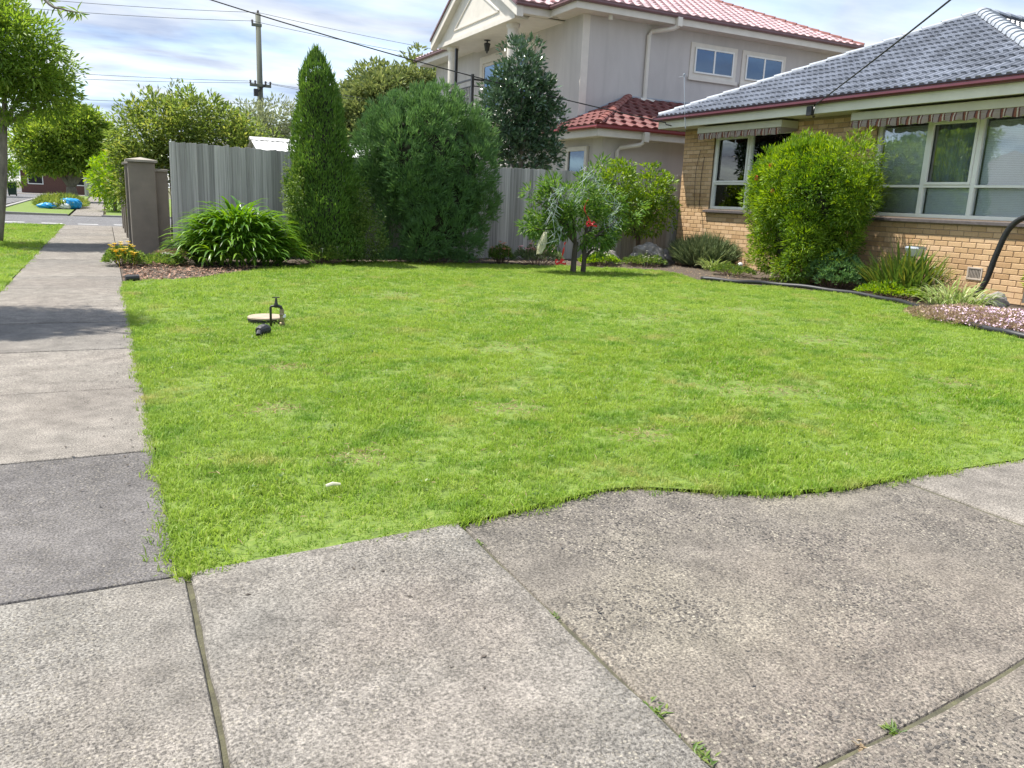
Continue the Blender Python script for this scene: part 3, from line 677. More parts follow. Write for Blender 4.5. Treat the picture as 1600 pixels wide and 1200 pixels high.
def ridge(parent, a, b, mat, r=0.115, step=0.36):
    """Overlapping half-round ridge caps from a (low) to b (high)."""
    a = Vector(a); b = Vector(b); d = (b - a); n = max(1, round(d.length / step)); t = d.normalized()
    s = t.cross(Vector((0, 0, 1))).normalized(); u = s.cross(t)
    for k in range(n):
        p = a + d * (k / n); q = a + d * ((k + 1) / n) + t * 0.04; V = []
        for c, rr, lift in ((p, r, 0.016), (q, r * 0.9, 0.0)):
            for i in range(7):
                an = math.pi * i / 6; V.append(c + s * math.cos(an) * rr + u * (math.sin(an) * rr * 0.75 + lift - 0.01))
        m = MB().add(V, [(i, i + 1, 8 + i, 7 + i) for i in range(6)] + [tuple(range(7))]); m.build('ridge_cap', mat, parent, smooth=False)

def tube_obj(name, mat, parent, pts, r, seg=8, label=None):
    return MB().tube(pts, r, seg).build(name, mat, parent, smooth=True, label=label)

def window(parent, axis, plane, a0, a1, z0, z1, cols, rows, mat, glass, fw=0.05, depth=0.06, sgn=-1, sash=None):
    """A framed window in the plane axis=plane; cols/rows are the inner divisions. sgn: outward direction of the face."""
    def bx(m, p0, p1, u0, u1, w0, w1):
        if axis == 'x': m.cbox(min(p0, p1), max(p0, p1), u0, u1, w0, w1, 0.004)
        else: m.cbox(u0, u1, min(p0, p1), max(p0, p1), w0, w1, 0.004)
    f = MB(); q0 = plane; q1 = plane - sgn * depth
    bx(f, q0, q1, a0, a0 + fw, z0, z1); bx(f, q0, q1, a1 - fw, a1, z0, z1)
    bx(f, q0 + sgn * 0.003, q1, a0 + fw, a1 - fw, z0, z0 + fw); bx(f, q0 + sgn * 0.003, q1, a0 + fw, a1 - fw, z1 - fw, z1)
    for c in cols: bx(f, q0 - sgn * 0.003, q1, c - fw * 0.6, c + fw * 0.6, z0 + fw, z1 - fw)
    us = [a0 + fw] + [x for c in cols for x in (c - fw * 0.6, c + fw * 0.6)] + [a1 - fw]
    ws = [z0 + fw] + [x for c in rows for x in (c - fw * 0.35, c + fw * 0.35)] + [z1 - fw]
    for i in range(0, len(us), 2):
        for c in rows: bx(f, q0 - sgn * 0.005, q1, us[i], us[i + 1], c - fw * 0.35, c + fw * 0.35)
    fr = f.build('window', mat, parent); k = 0
    for j in range(0, len(ws), 2):
        for i in range(0, len(us), 2):
            g = MB(); pg = plane - sgn * depth * 0.55; bx(g, pg, pg + 0.006, us[i], us[i + 1], ws[j], ws[j + 1]); g.build('pane', glass, fr)
            if sash and (i // 2, j // 2) in sash:
                s = MB(); e = 0.045; p0 = plane + sgn * 0.014; p1 = plane - sgn * 0.03
                bx(s, p0, p1, us[i] + .002, us[i] + e, ws[j] + .002, ws[j + 1] - .002); bx(s, p0, p1, us[i + 1] - e, us[i + 1] - .002, ws[j] + .002, ws[j + 1] - .002)
                bx(s, p0 - sgn * .002, p1, us[i] + e, us[i + 1] - e, ws[j] + .002, ws[j] + e); bx(s, p0 - sgn * .002, p1, us[i] + e, us[i + 1] - e, ws[j + 1] - e, ws[j + 1] - .002)
                s.build('sash', mat, fr)
    return fr, us, ws

# ------------------------------------------------------------------ cream brick house
bh = empty('brick_house', (12.1, 11.2, 0), 'cream brick single storey house with grey tiled roof and striped awnings', 'house')
WX = 12.105; Y0, Y1 = 7.02, 15.40; ZT = 3.0
W1 = (12.10, 14.36, 1.22, 2.80); W2 = (7.10, 10.12, 1.22, 2.80)
def wall_parts(m):
    T = WX + 0.22
    m.box(WX, T, Y0, Y1, -0.05, W1[2]); m.box(WX, T, Y0, Y1, W1[3], ZT)
    m.box(WX, T, Y0, W2[0], W1[2], W1[3]); m.box(WX, T, W2[1], W1[0], W1[2], W1[3]); m.box(WX, T, W1[1], Y1, W1[2], W1[3])
    m.box(T, 21, Y0, Y0 + 0.22, -0.05, ZT); m.box(T, 21, Y1 - 0.22, Y1, -0.05, ZT); m.box(20.8, 21, Y0 + .22, Y1 - .22, -0.05, ZT)
part('wall', 'mortar', bh, wall_parts)
bl = []
H_ = 0.086
for j in range(int(2.98 / H_)):
    z0 = 0.012 + j * H_; z1 = z0 + 0.076; y = Y0 + (0.002 if j % 2 else -0.118)
    ops = [W for W in (W1, W2) if z1 > W[2] - 0.02 and z0 < W[3]]
    while y < Y1:
        seg = [(max(y, Y0 + 0.002), min(y + 0.23, Y1 - 0.002))]
        for W in ops:
            ns = []
            for a, b in seg:
                if b <= W[0] or a >= W[1]: ns.append((a, b))
                else:
                    if a < W[0]: ns.append((a, W[0]))
                    if b > W[1]: ns.append((W[1], b))
            seg = ns
        for a, b in seg:
            if b - a > 0.03:
                vis = 0.05 if (9.2 < (a + b) / 2 < 12.1 and z0 < 2.55) or z0 < 0.15 or z0 > 2.8 else 1
                bl.append((vis / (144 + ((a + b) / 2) ** 2) * (b - a) * (1 if (a + b) / 2 < 9.3 or (a + b) / 2 > 14.3 else 0.75), a, b, z0, z1))
        y += 0.24
bl.sort(reverse=True)
bme = MB().cbox(-0.004, 0.06, -0.115, 0.115, -0.038, 0.038, 0.005); bmesh_ = bpy.data.meshes.new('brick'); bmesh_.from_pydata(bme.v, [], bme.f); bmesh_.materials.append(MATS['cream_brick'])
po = org(bh)
for s, a, b, z0, z1 in bl[:300]:
    o = link('brick', bmesh_, None, bh); o.location = Vector((WX - 0.006 + random.uniform(-.0015, .0015), (a + b) / 2, (z0 + z1) / 2)) - po; o.scale = (1, (b - a) / 0.23, 1)
rest = MB()
for s, a, b, z0, z1 in bl[300:]: rest.box(WX - 0.010, WX + 0.02, a, b, z0, z1, random.random())
rest.build('brick_courses', 'cream_brick', bh, kind='stuff')
# sills
for W in (W1, W2):
    part('sill', 'sill_tile', bh, lambda m: m.prism([(WX - 0.09, W[2] - 0.075), (WX + 0.15, W[2] - 0.075), (WX + 0.15, W[2] + 0.0), (WX - 0.09, W[2] - 0.03)], 'y', W[0] - 0.09, W[1] + 0.09))
f1, u1, w1 = window(bh, 'x', WX + 0.035, W1[0], W1[1], W1[2], W1[3], [13.27], [1.765], 'window_white', 'window_glass', 0.06, 0.09, -1, {(1, 1)})
f2, u2, w2 = window(bh, 'x', WX + 0.035, W2[0], W2[1], W2[2], W2[3], [8.24, 9.13], [1.725], 'window_white', 'window_glass', 0.06, 0.09, -1, {(1, 1)})
def blind(f, y0, y1, z0, z1):
    m = MB(); z = z0 + 0.01
    while z < z1 - 0.02:
        m.add([(WX + 0.15, y0 + .01, z - 0.012), (WX + 0.15, y1 - .01, z - 0.012), (WX + 0.163, y1 - .01, z + 0.0125), (WX + 0.163, y0 + .01, z + 0.0125)], [(0, 1, 2, 3)]); z += 0.026
    m.build('blind', 'blind_slat', f)
blind(f1, u1[0], u1[1], 1.26, 2.74); blind(f1, u1[2], u1[3], 1.26, 1.75)
blind(f2, u2[0], u2[1], 1.26, 2.74); blind(f2, u2[2], u2[3], 1.26, 1.72); blind(f2, u2[4], u2[5], 1.26, 2.74)
part('interior', 'interior_wall', bh, lambda m: (m.box(13.6, 13.65, Y0 + .25, Y1 - .25, 0, 2.95), m.box(12.4, 13.6, 10.9, 10.95, 0, 2.95)))
part('curtain', 'curtain_cloth', bh, lambda m: m.add([(WX + 0.24 + 0.02 * math.sin(i * 1.9), 8.3 + i * 0.02, z) for i in range(40) for z in (1.75, 2.76)], [(2 * i, 2 * i + 2, 2 * i + 3, 2 * i + 1) for i in range(39)]))
part('curtain', 'curtain_cloth', bh, lambda m: m.add([(WX + 0.24 + 0.02 * math.sin(i * 1.9), 13.35 + i * 0.025, z) for i in range(40) for z in (1.78, 2.76)], [(2 * i, 2 * i + 2, 2 * i + 3, 2 * i + 1) for i in range(39)]))
# eaves
EX = 11.50; EYa, EYb = 6.77, 15.65
box('soffit', 'cream_paint', bh, EX + 0.02, WX + 0.1, EYa + 0.05, EYb - 0.05, 2.975, 2.995)
box('fascia', 'cream_paint', bh, EX - 0.0, EX + 0.025, EYa, EYb, 2.955, 3.115)
box('fascia', 'cream_paint', bh, EX + 0.026, 20.9, EYb - 0.025, EYb, 2.955, 3.115)
box('fascia', 'cream_paint', bh, EX + 0.026, 20.9, EYa, EYa + 0.025, 2.955, 3.115)
def gutter(m, x0, x1, y0, y1, z0, z1, axis, outs):
    # quad gutter profile: flat back, rolled front
    w = 0.105
    if axis == 'y':
        s = outs; P = [(x0, z0), (x0 + s * w * 0.8, z0), (x0 + s * w, z0 + 0.03), (x0 + s * w * 0.96, z1 - 0.012), (x0 + s * w * 1.06, z1), (x0 + s * w * 0.86, z1), (x0 + s * w * 0.84, z0 + 0.02), (x0, z0 + 0.02)]
        m.prism(P, 'y', y0, y1)
    else:
        s = outs; P = [(y0, z0), (y0 + s * w * 0.8, z0), (y0 + s * w, z0 + 0.03), (y0 + s * w * 0.96, z1 - 0.012), (y0 + s * w * 1.06, z1), (y0 + s * w * 0.86, z1), (y0 + s * w * 0.84, z0 + 0.02), (y0, z0 + 0.02)]
        m.prism(P, 'x', x0, x1)
part('gutter', 'maroon_gutter', bh, lambda m: gutter(m, EX - 0.003, 0, EYa - 0.1, EYb + 0.1, 3.115, 3.205, 'y', -1))
part('gutter', 'maroon_gutter', bh, lambda m: gutter(m, EX - 0.1, 20.9, EYb + 0.003, 0, 3.115, 3.205, 'x', 1))
D_ = 4.44; AP = Vector((EX + D_, 11.21, 5.24)); ZE = 3.20
rf = part('roof', 'roof_tile_grey', bh, lambda m: m.add([(EX - .03, EYa, ZE - .02), (EX - .03, EYb, ZE - .02), (20.9, EYb, ZE - .02), (20.9, EYa, ZE - .02), tuple(AP - Vector((0, 0, .03))), (20.9, 11.21, 5.21)],
    [(0, 4, 1), (1, 4, 5, 2), (3, 5, 4, 0)]))
slope = math.hypot(D_, AP.z - ZE); half = (EYb - EYa) / 2
tile_slope(rf, (EX - 0.05, EYb, ZE), (0, -1, 0), (D_, 0, AP.z - ZE), [(-slope, half, 0.0), (slope, half, slope * 2 * half), (0, 1, slope)], 0.305, 0.335, PROF_G, 'roof_tile_grey', True, 9.2, 5)
tile_slope(rf, (EX - 0.05, EYa, ZE), (1, 0, 0), (0, half, AP.z - ZE), [(-slope, half, 0.0), (1, 0, 9.2), (0, 1, slope)], 0.305, 0.335, PROF_G, 'roof_tile_grey', False, 9.6, 5)
ridge(rf, (EX, EYb - 0.02, ZE + 0.03), AP + Vector((0, 0, .03)), 'ridge_grey')
ridge(rf, (EX, EYa + 0.02, ZE + 0.03), AP + Vector((0, 0, .03)), 'ridge_grey', 0.15)
ridge(rf, AP + Vector((0, 0, .04)), (20.8, 11.21, 5.28), 'ridge_grey')
# service bracket, vent, downpipe, antenna
part('service_bracket', 'black_metal', bh, lambda m: (m.cbox(EX - 0.05, EX, 11.05, 11.17, 2.93, 3.09, .004), m.tube(bez([(EX - 0.03, 11.0, 3.12), (EX - 0.09, 10.95, 3.0), (EX - 0.02, 11.02, 2.90), (EX + .1, 11.1, 2.93)]), 0.012, 6)))
part('service_bracket', 'black_metal', bh, lambda m: m.tube([(EX - 0.01, 15.15, 3.0), (EX - 0.12, 15.2, 3.02), (EX - 0.14, 15.2, 3.06)], 0.012, 6))
vt = part('vent', 'vent_clay', bh, lambda m: (m.cbox(WX - 0.02, WX, 7.80, 8.05, .30, .325, .003), m.cbox(WX - 0.02, WX, 7.80, 8.05, .47, .495, .003), m.cbox(WX - 0.019, WX, 7.80, 7.825, .325, .47, .002), m.cbox(WX - 0.019, WX, 8.025, 8.05, .325, .47, .002), m.box(WX - 0.012, WX - .011, 7.82, 8.03, .32, .475)))
part('grille', 'bark_dark', vt, lambda m: [m.box(WX - 0.016, WX - .0125, 7.835 + i * .024, 7.845 + i * .024, .33, .465) for i in range(8)])
tube_obj('downpipe', 'window_white', bh, [(WX - 0.05, 7.06, 0.05), (WX - 0.05, 7.06, 2.94)], 0.04)
part('awning_cord', 'cable', bh, lambda m: (m.tube(bez([(WX - .03, 14.62, 2.35), (WX - .035, 14.66, 1.9), (WX - .03, 14.64, 1.2)]), 0.006, 5), m.tube(bez([(WX - .03, 14.78, 2.5), (WX - .04, 14.86, 2.0), (WX - .03, 14.82, 1.18)]), 0.005, 5)))
part('antenna', 'ridge_grey', bh, lambda m: (m.tube([(11.42, 14.55, 2.9), (11.40, 14.6, 3.25), (11.42, 14.75, 4.02)], 0.011, 6), m.lathe([(0.0, 0), (0.03, 0.0), (0.03, 0.03), (0, .04)], (11.42, 14.75, 4.02), 8), m.tube([(11.42, 14.75, 4.0), (11.42, 14.93, 4.0)], 0.006, 5)))
# awnings
def awning(y0, y1, n):
    m = MB().cbox(WX - 0.46, WX - 0.012, y0, y1, 2.80, 2.935, .006); hb = m.build('awning_box', 'olive_paint', bh)
    yy = [y0 + 0.03 + (y1 - y0 - 0.06) * i / (n * 8) for i in range(n * 8 + 1)]
    V = []
    for i, y in enumerate(yy):
        s = abs(math.sin(math.pi * i / 8)); fl = 0.012 * math.sin(i * 0.7)
        V += [(WX - 0.44, y, 2.80), (WX - 0.46 + fl, y, 2.74), (WX - 0.455 + fl * 1.8, y, 2.695 - 0.03 * s)]
    k = len(yy); F = [(3 * i + a, 3 * i + 3 + a, 3 * i + 4 + a, 3 * i + 1 + a) for i in range(k - 1) for a in (0, 1)]
    MB().add(V, F).build('valance', 'awning_canvas', hb)
    MB().tube([(WX - 0.43, y0 + .03, 2.775), (WX - 0.43, y1 - .03, 2.775)], 0.025, 8).build('roller', 'awning_canvas', hb)
    for ye in (y0 + 0.015, y1 - 0.015): MB().prism([(WX - 0.44, 2.80), (WX - 0.01, 2.80), (WX - 0.01, 2.76), (WX - 0.44, 2.68)], 'y', ye - .004, ye + .004).build('side_valance', 'awning_canvas', hb)
awning(11.95, 14.42, 9); awning(7.02, 10.32, 13)

# ------------------------------------------------------------------ two storey neighbour
nh = empty('rendered_house', (15, 22, 0), 'two storey grey rendered house with red tiled roof and balcony portico', 'house')
XU, YU, XR, YL = 11.34, 19.0, 20.2, 29.45
part('wall', 'wall_render', nh, lambda m: (m.box(XU, XR, YU, YL, -0.05, 6.0), m.box(XR, 23, YU + 1.2, YL, -0.05, 6.0)))
part('corner_trim', 'trim_beige', nh, lambda m: m.box(XU - 0.012, XU + 0.20, YU - 0.012, YU - 0.002, 3.0, 5.98))
# ground floor wing
XL, YW = 10.88, 17.0
part('wing_wall', 'wall_render', nh, lambda m: (m.box(XL, 21, YW, YU - 0.01, -0.05, 2.80), m.box(XL, XU - .01, YU - .01, 20.6, -0.05, 2.8)))
def easewrap(z0, z1): pass
ex0, ey0 = XL - 0.42, YW - 0.42
part('wing_soffit', 'trim_beige', nh, lambda m: (m.box(ex0 + .03, 21.3, ey0 + .03, YW + .05, 2.80, 2.82), m.box(ex0 + .03, XL + .05, YW + .051, 20.9, 2.80, 2.82)))
part('wing_fascia', 'trim_beige', nh, lambda m: (m.box(ex0, 21.3, ey0, ey0 + .025, 2.785, 2.955), m.box(ex0, ex0 + .025, ey0 + .026, 20.9, 2.785, 2.955)))
part('wing_gutter', 'red_gutter', nh, lambda m: gutter(m, ex0 - .1, 13.05, ey0 - .003, 0, 2.955, 3.045, 'x', -1))
part('wing_gutter', 'red_gutter', nh, lambda m: gutter(m, ex0 - .003, 0, ey0 - .1, 20.9, 2.955, 3.045, 'y', -1))
zr = 3.03; rise = 0.42
dd = YU - ey0
wr = part('wing_roof', 'roof_tile_red', nh, lambda m: m.add([(ex0, ey0, zr - .03), (21.3, ey0, zr - .03), (21.3, YU, zr + dd * rise - .03), (ex0 + dd, YU, zr + dd * rise - .03), (ex0, YU, zr - .03), (ex0, 20.9, zr - .03), (XU, 20.9, zr + .33)], [(0, 1, 2, 3), (0, 3, 4), (4, 5, 6)]))
sl_ = dd * math.hypot(1, rise)
tile_slope(wr, (ex0, ey0 - .04, zr), (1, 0, 0), (0, 1, rise), [(-sl_, dd, 0), (0, 1, sl_), (1, 0, 5.5)], 0.30, 0.33, PROF_R, 'roof_tile_red', True, 6, 3)
tile_slope(wr, (ex0 - .04, YU, zr), (0, -1, 0), (1, 0, rise), [(sl_, dd, sl_ * dd), (-1, 0, 0), (0, 1, sl_)], 0.30, 0.33, PROF_R, 'roof_tile_red', True, 3, 3)
ridge(wr, (ex0 + .02, ey0 + .02, zr + .05), (ex0 + dd, YU - .02, zr + dd * rise + .05), 'ridge_red', 0.11, 0.33)
part('flashing', 'ridge_grey', nh, lambda m: (m.tube([(ex0 + .6, YU - .02, zr + .6 * rise + .03), (ex0 + dd - .05, YU - .02, zr + dd * rise + .06)], 0.035, 5), m.tube([(ex0 + dd, YU - .02, zr + dd * rise + .05), (21, YU - .02, zr + dd * rise + .05)], 0.03, 5)))
# wing window
wf, _, _ = window(nh, 'x', XL - 0.075, 17.60, 18.62, 0.9, 2.62, [], [], 'trim_beige', 'blue_glass', 0.11, 0.07, -1)
part('dark_room', 'dark_void', wf, lambda m: m.box(XL - .003, XL - .001, 17.7, 18.55, 1.0, 2.55))
part('wing_downpipe', 'trim_beige', nh, lambda m: (m.cbox(11.72, 11.86, ey0 - .13, ey0 - .005, 2.72, 2.95, .005), m.tube([(11.75, ey0 - .05, 2.72), (11.70, ey0, 2.66), (11.35, YW - .07, 2.58), (11.27, YW - .07, 2.5), (11.27, YW - .07, 0.05)], 0.05, 8)))
# upper windows
for (a, b) in ((14.85, 16.53), (16.72, 18.40)):
    box('window_surround', 'trim_beige', nh, a, b, YU - 0.03, YU - .001, 4.80, 5.72)
    g_, _, _ = window(nh, 'y', YU - 0.07, a + .14, b - .14, 4.92, 5.60, [(a + b) / 2], [], 'window_white', 'blue_glass', 0.045, 0.03, -1)
    part('dark_room', 'blind_slat', g_, lambda m: m.box(a + .2, b - .2, YU - .0315, YU - .0305, 4.96, 5.56)).data.materials[0] = MATS['dark_void']
    box('sill', 'trim_beige', nh, a - .04, b + .04, YU - .08, YU - .031, 4.72, 4.82)
# upper eaves
UX, UY, UXR, UYL = XU - 0.55, YU - 0.55, 20.95, YL + 0.6
part('soffit', 'trim_beige', nh, lambda m: (m.box(UX + .03, UXR, UY + .03, YU + .05, 5.985, 6.005), m.box(UX + .03, XU + .05, YU + .051, UYL, 5.985, 6.005), m.box(XR - .05, UXR + 2.6, YU + .051, YU + 1.25, 5.985, 6.005)))
part('fascia', 'trim_beige', nh, lambda m: (m.box(UX, UXR, UY, UY + .025, 5.96, 6.12), m.box(UX, UX + .025, UY + .026, UYL, 5.96, 6.12), m.box(UXR - .025, UXR, UY + .026, YU + .7, 5.96, 6.12)))
part('gutter', 'mauve_gutter', nh, lambda m: gutter(m, UX - .1, UXR + .1, UY - .003, 0, 6.12, 6.21, 'x', -1))
part('gutter', 'mauve_gutter', nh, lambda m: gutter(m, UX - .003, 0, UY - .1, 19.95, 6.12, 6.21, 'y', -1))
part('gutter', 'mauve_gutter', nh, lambda m: gutter(m, UX - .003, 0, 25.75, UYL + .1, 6.12, 6.21, 'y', -1))
um = (UYL - UY) / 2; ur = 0.415; uz = 6.20
ur_ = part('upper_roof', 'roof_tile_pale_red', nh, lambda m: m.add([(UX, UY, uz - .03), (UXR, UY, uz - .03), (UXR, UYL, uz - .03), (UX, UYL, uz - .03), (UX + um, UY + um, uz + um * ur - .03), (UXR - um + 1.6, UY + um, uz + um * ur - .03)],
     [(0, 1, 5, 4), (1, 2, 5), (2, 3, 4, 5), (3, 0, 4)]))
us_ = um * math.hypot(1, ur)
lo_ = UXR - UX
tile_slope(ur_, (UX, UY - .05, uz), (1, 0, 0), (0, 1, ur), [(-us_, um, 0), (us_, um - 1.6, us_ * lo_), (0, 1, us_)], 0.30, 0.33, PROF_R, 'roof_tile_pale_red', False, lo_ + .5, us_ + .3)
tile_slope(ur_, (UX - .05, UYL, uz), (0, -1, 0), (1, 0, ur), [(-us_, um, 0), (us_, um, us_ * 2 * um), (0, 1, us_)], 0.30, 0.33, PROF_R, 'roof_tile_pale_red', False, 2 * um + .5, us_ + .3)
ridge(ur_, (UX, UY, uz + .04), (UX + um, UY + um, uz + um * ur + .04), 'ridge_red')
ridge(ur_, (UXR, UY, uz + .04), (UXR - um + 1.6, UY + um, uz + um * ur + .04), 'ridge_red')
part('upper_downpipe', 'trim_beige', nh, lambda m: (m.cbox(13.85, 14.0, UY - .12, UY - .005, 5.90, 6.13, .005), m.tube([(13.92, UY - .05, 5.92), (13.85, UY + .05, 5.86), (13.46, YU - .06, 5.80), (13.38, YU - .06, 5.7), (13.38, YU - .06, 4.05)], 0.06, 8), m.tube([(13.2, YU - .1, 4.03), (13.75, YU - .1, 4.0)], 0.07, 8)))
part('roof_mast', 'ridge_grey', nh, lambda m: m.tube([(17.0, 22.0, 7.5), (17.0, 22.0, 9.6)], 0.02, 6))
part('eave_light', 'window_white', nh, lambda m: m.lathe([(0, 0), (.05, 0), (.06, -.1), (0, -.12)], (12.0, UY + .3, 5.985), 10))
# portico with pediment
GX = 9.9; ga, gb, gz = 20.0, 25.7, 6.0; gm = (ga + gb) / 2; gh = 1.6
part('pediment', 'trim_beige', nh, lambda m: m.prism([(ga - .1, gz - .05), (gb + .1, gz - .05), (gm, gz + gh)], 'x', GX + .06, GX + .16))
part('pediment_moulding', 'trim_beige', nh, lambda m: [m.tube([(GX + .06, a[0], a[1]), (GX + .06, b[0], b[1])], 0.035, 5) for a, b in (((21.2, 6.24), (24.4, 6.24)), ((24.4, 6.24), (gm, 7.1)), ((gm, 7.1), (21.2, 6.24)))])
part('portico_beam', 'trim_beige', nh, lambda m: m.box(GX, GX + .4, ga + .1, gb - .1, 5.88, 5.998))
part('portico_soffit', 'trim_beige', nh, lambda m: m.box(GX + .401, XU, ga - .02, gb + .02, 5.935, 5.958))
for s, (ya, yb) in ((1, (ga - .25, gm)), (-1, (gb + .25, gm))):
    z0 = gz - .25 * gh / (gm - ga)
    part('bargeboard', 'trim_beige', nh, lambda m: m.add([(GX - .12, ya, z0), (GX - .12, gm, gz + gh), (GX - .12, gm, gz + gh + .26), (GX - .12, ya, z0 + .26), (GX + .07, ya, z0), (GX + .07, gm, gz + gh), (GX + .07, gm, gz + gh + .26), (GX + .07, ya, z0 + .26)], [(0, 1, 2, 3), (4, 7, 6, 5), (0, 4, 5, 1), (3, 2, 6, 7), (0, 3, 7, 4)]))
    part('portico_gutter', 'mauve_gutter', nh, lambda m: m.add([(GX - .16, ya, z0 + .262), (GX - .16, gm, gz + gh + .262), (GX - .16, gm, gz + gh + .33), (GX - .16, ya, z0 + .33), (15, ya, z0 + .262), (15, gm, gz + gh + .262), (15, gm, gz + gh + .33), (15, ya, z0 + .33)], [(0, 1, 2, 3), (0, 4, 5, 1), (3, 2, 6, 7), (0, 3, 7, 4)]))
part('portico_side', 'trim_beige', nh, lambda m: (m.box(GX - .1, 11.0, ga - .22, ga - .19, 5.95, 6.15), m.box(GX - .1, UX + .03, ga - .19, ga - .02, 5.95, 5.97)))
part('portico_side_gutter', 'mauve_gutter', nh, lambda m: gutter(m, GX - .16, UX, ga - .223, 0, 6.12, 6.21, 'x', -1))
pl_ = (gm - ga + .25); pr_ = gh / (gm - ga)
prf = part('portico_roof', 'roof_tile_pale_red', nh, lambda m: m.add([(GX - .1, ga - .25, gz + .2), (15, ga - .25, gz + .2), (15, gm, gz + gh + .34), (GX - .1, gm, gz + gh + .34)], [(0, 1, 2, 3)]))
tile_slope(prf, (GX - .1, ga - .27, gz + .21), (1, 0, 0), (0, 1, pr_), [(-1, 0, 0), (1, 0, 4.5), (0, 1, pl_ * math.hypot(1, pr_))], 0.30, 0.33, PROF_R, 'roof_tile_pale_red', False, 5, 4)
for y in (20.78, 25.05): part('column', 'trim_beige', nh, lambda m: (m.lathe([(.15, 3.6), (.15, 5.74), (.19, 5.79), (.19, 5.879)], (10.2, y, 0), 20),), smooth=False)
part('balcony_slab', 'trim_beige', nh, lambda m: m.box(10.0, XU - .01, 20.2, 25.6, 3.35, 3.6))
part('portico_base', 'wall_render', nh, lambda m: (m.box(10.05, 10.45, 20.5, 21.0, -.05, 3.349), m.box(10.05, 10.45, 24.8, 25.3, -.05, 3.349)))
rl = part('railing', 'black_metal', nh, lambda m: (m.cbox(10.04, 10.10, 23.12, 25.4, 4.68, 4.73, .004), m.cbox(10.04, 10.09, 23.12, 25.4, 4.50, 4.53, .003), m.cbox(10.04, 10.09, 23.12, 25.4, 3.72, 3.75, .003),
     m.cbox(10.1, XU - .02, 23.12, 23.17, 4.68, 4.73, .004), m.cbox(10.1, XU - .02, 23.13, 23.16, 4.50, 4.53, .004)))
for y, z in ((23.14, 4.85), (24.45, 5.75)): MB().cbox(10.03, 10.11, y - .04, y + .04, 3.6, z, .005).build('post', 'black_metal', rl)
for i in range(20): MB().box(10.06, 10.078, 23.24 + i * .11, 23.258 + i * .11, 3.75, 4.5).build('baluster', 'black_metal', rl)
tube_obj('rainwater_pipe', 'bark_brown', nh, [(10.6, 25.75, 3.6), (10.6, 25.75, 5.75)], 0.045)
ds = part('door_surround', 'trim_beige', nh, lambda m: (m.cbox(XU - .06, XU - .001, 25.15, 25.37, 3.6, 5.72, .01), m.cbox(XU - .06, XU - .001, 21.6, 21.82, 3.6, 5.72, .01), m.cbox(XU - .062, XU - .001, 21.82, 25.15, 5.50, 5.72, .01)))
window(nh, 'x', XU - .04, 21.83, 25.14, 3.62, 5.49, [23.5], [], 'trim_beige', 'blue_glass', 0.09, 0.035, -1)
part('lantern', 'black_metal', nh, lambda m: (m.lathe([(.10, 0), (.10, -.02), (.025, -.03), (.025, -.07), (.09, -.09), (.11, -.12), (.10, -.13), (.07, -.30), (.03, -.33), (.02, -.38)], (10.7, 23.55, 5.935), 8),))

# ------------------------------------------------------------------ paling fence
pf = empty('paling_fence', (6.6, 15.6, 0), 'weathered grey timber paling fence behind the round clipped conifer', 'fence')
pv = []
for k in range(6):
    m = MB().cbox(-0.052, 0.052, -0.006, 0.006, 0, 1, 0.002); me = bpy.data.meshes.new('paling')
    V = [(v[0] * (1 + 0.02 * math.sin(k * 3)), v[1] + 0.006 * (k - 2.5) / 2.5 * (v[0] / 0.05), v[2] + (0.004 * (k % 3 - 1) * v[0] / 0.05 if v[2] > .5 else 0)) for v in m.v]
    me.from_pydata(V, [], m.f); me.materials.append(MATS['paling_wood']); pv.append(me)
x = 1.10; i = 0; pp = org(pf)
while x < 12.6:
    top = np.interp(x, [1.0, 3.1, 5, 7.3, 9.3, 12.3], [1.965, 1.925, 1.89, 1.875, 1.90, 1.95]) + random.uniform(-0.012, 0.012)
    o = link('paling', random.choice(pv), None, pf); o.location = Vector((x, 15.6 + random.choice((-.002, .003, .009)), -0.03)) - pp; o.scale = (random.uniform(0.93, 1.06), 1, top + 0.03); o.rotation_euler = (0, random.uniform(-.006, .006), random.uniform(-.012, .012))
    x += 0.0915; i += 1
for z in (0.35, 1.05, 1.65): box('rail', 'paling_wood', pf, 1.06, 12.6, 15.625, 15.66, z, z + 0.07)
for xx in (1.1, 3.5, 5.9, 8.3, 10.7): box('post', 'paling_wood', pf, xx, xx + .09, 15.662, 15.74, 0, 1.8)

# ------------------------------------------------------------------ pillar wall along the path
pw = empty('pillar_wall', (0.6, 20, 0), 'brown rendered pillar wall with flat caps along the footpath', 'wall')
py = [16.0, 18.4, 20.7, 22.9, 25.1]
for y in py:
    p = box('pillar', 'pillar_render', pw, 0.40, 0.84, y, y + 0.44, -0.05, 1.60, 0.012)
    MB().add([(0.36, y - .04, 1.602), (0.88, y - .04, 1.602), (0.88, y + .48, 1.602), (0.36, y + .48, 1.602), (0.36, y - .04, 1.64), (0.88, y - .04, 1.64), (0.88, y + .48, 1.64), (0.36, y + .48, 1.64), (0.62, y + .22, 1.69)],
        [(3, 2, 1, 0), (0, 1, 5, 4), (1, 2, 6, 5), (2, 3, 7, 6), (3, 0, 4, 7), (4, 5, 8), (5, 6, 8), (6, 7, 8), (7, 4, 8)]).build('pillar_cap', 'pillar_cap', p)
for a, b in zip(py[:-1], py[1:]):
    p = box('wall_panel', 'pillar_render', pw, 0.55, 0.72, a + .441, b - .001, -0.05, 1.45, 0.004); box('coping', 'pillar_cap', p, 0.52, 0.75, a + .441, b - .001, 1.452, 1.50, 0.006)
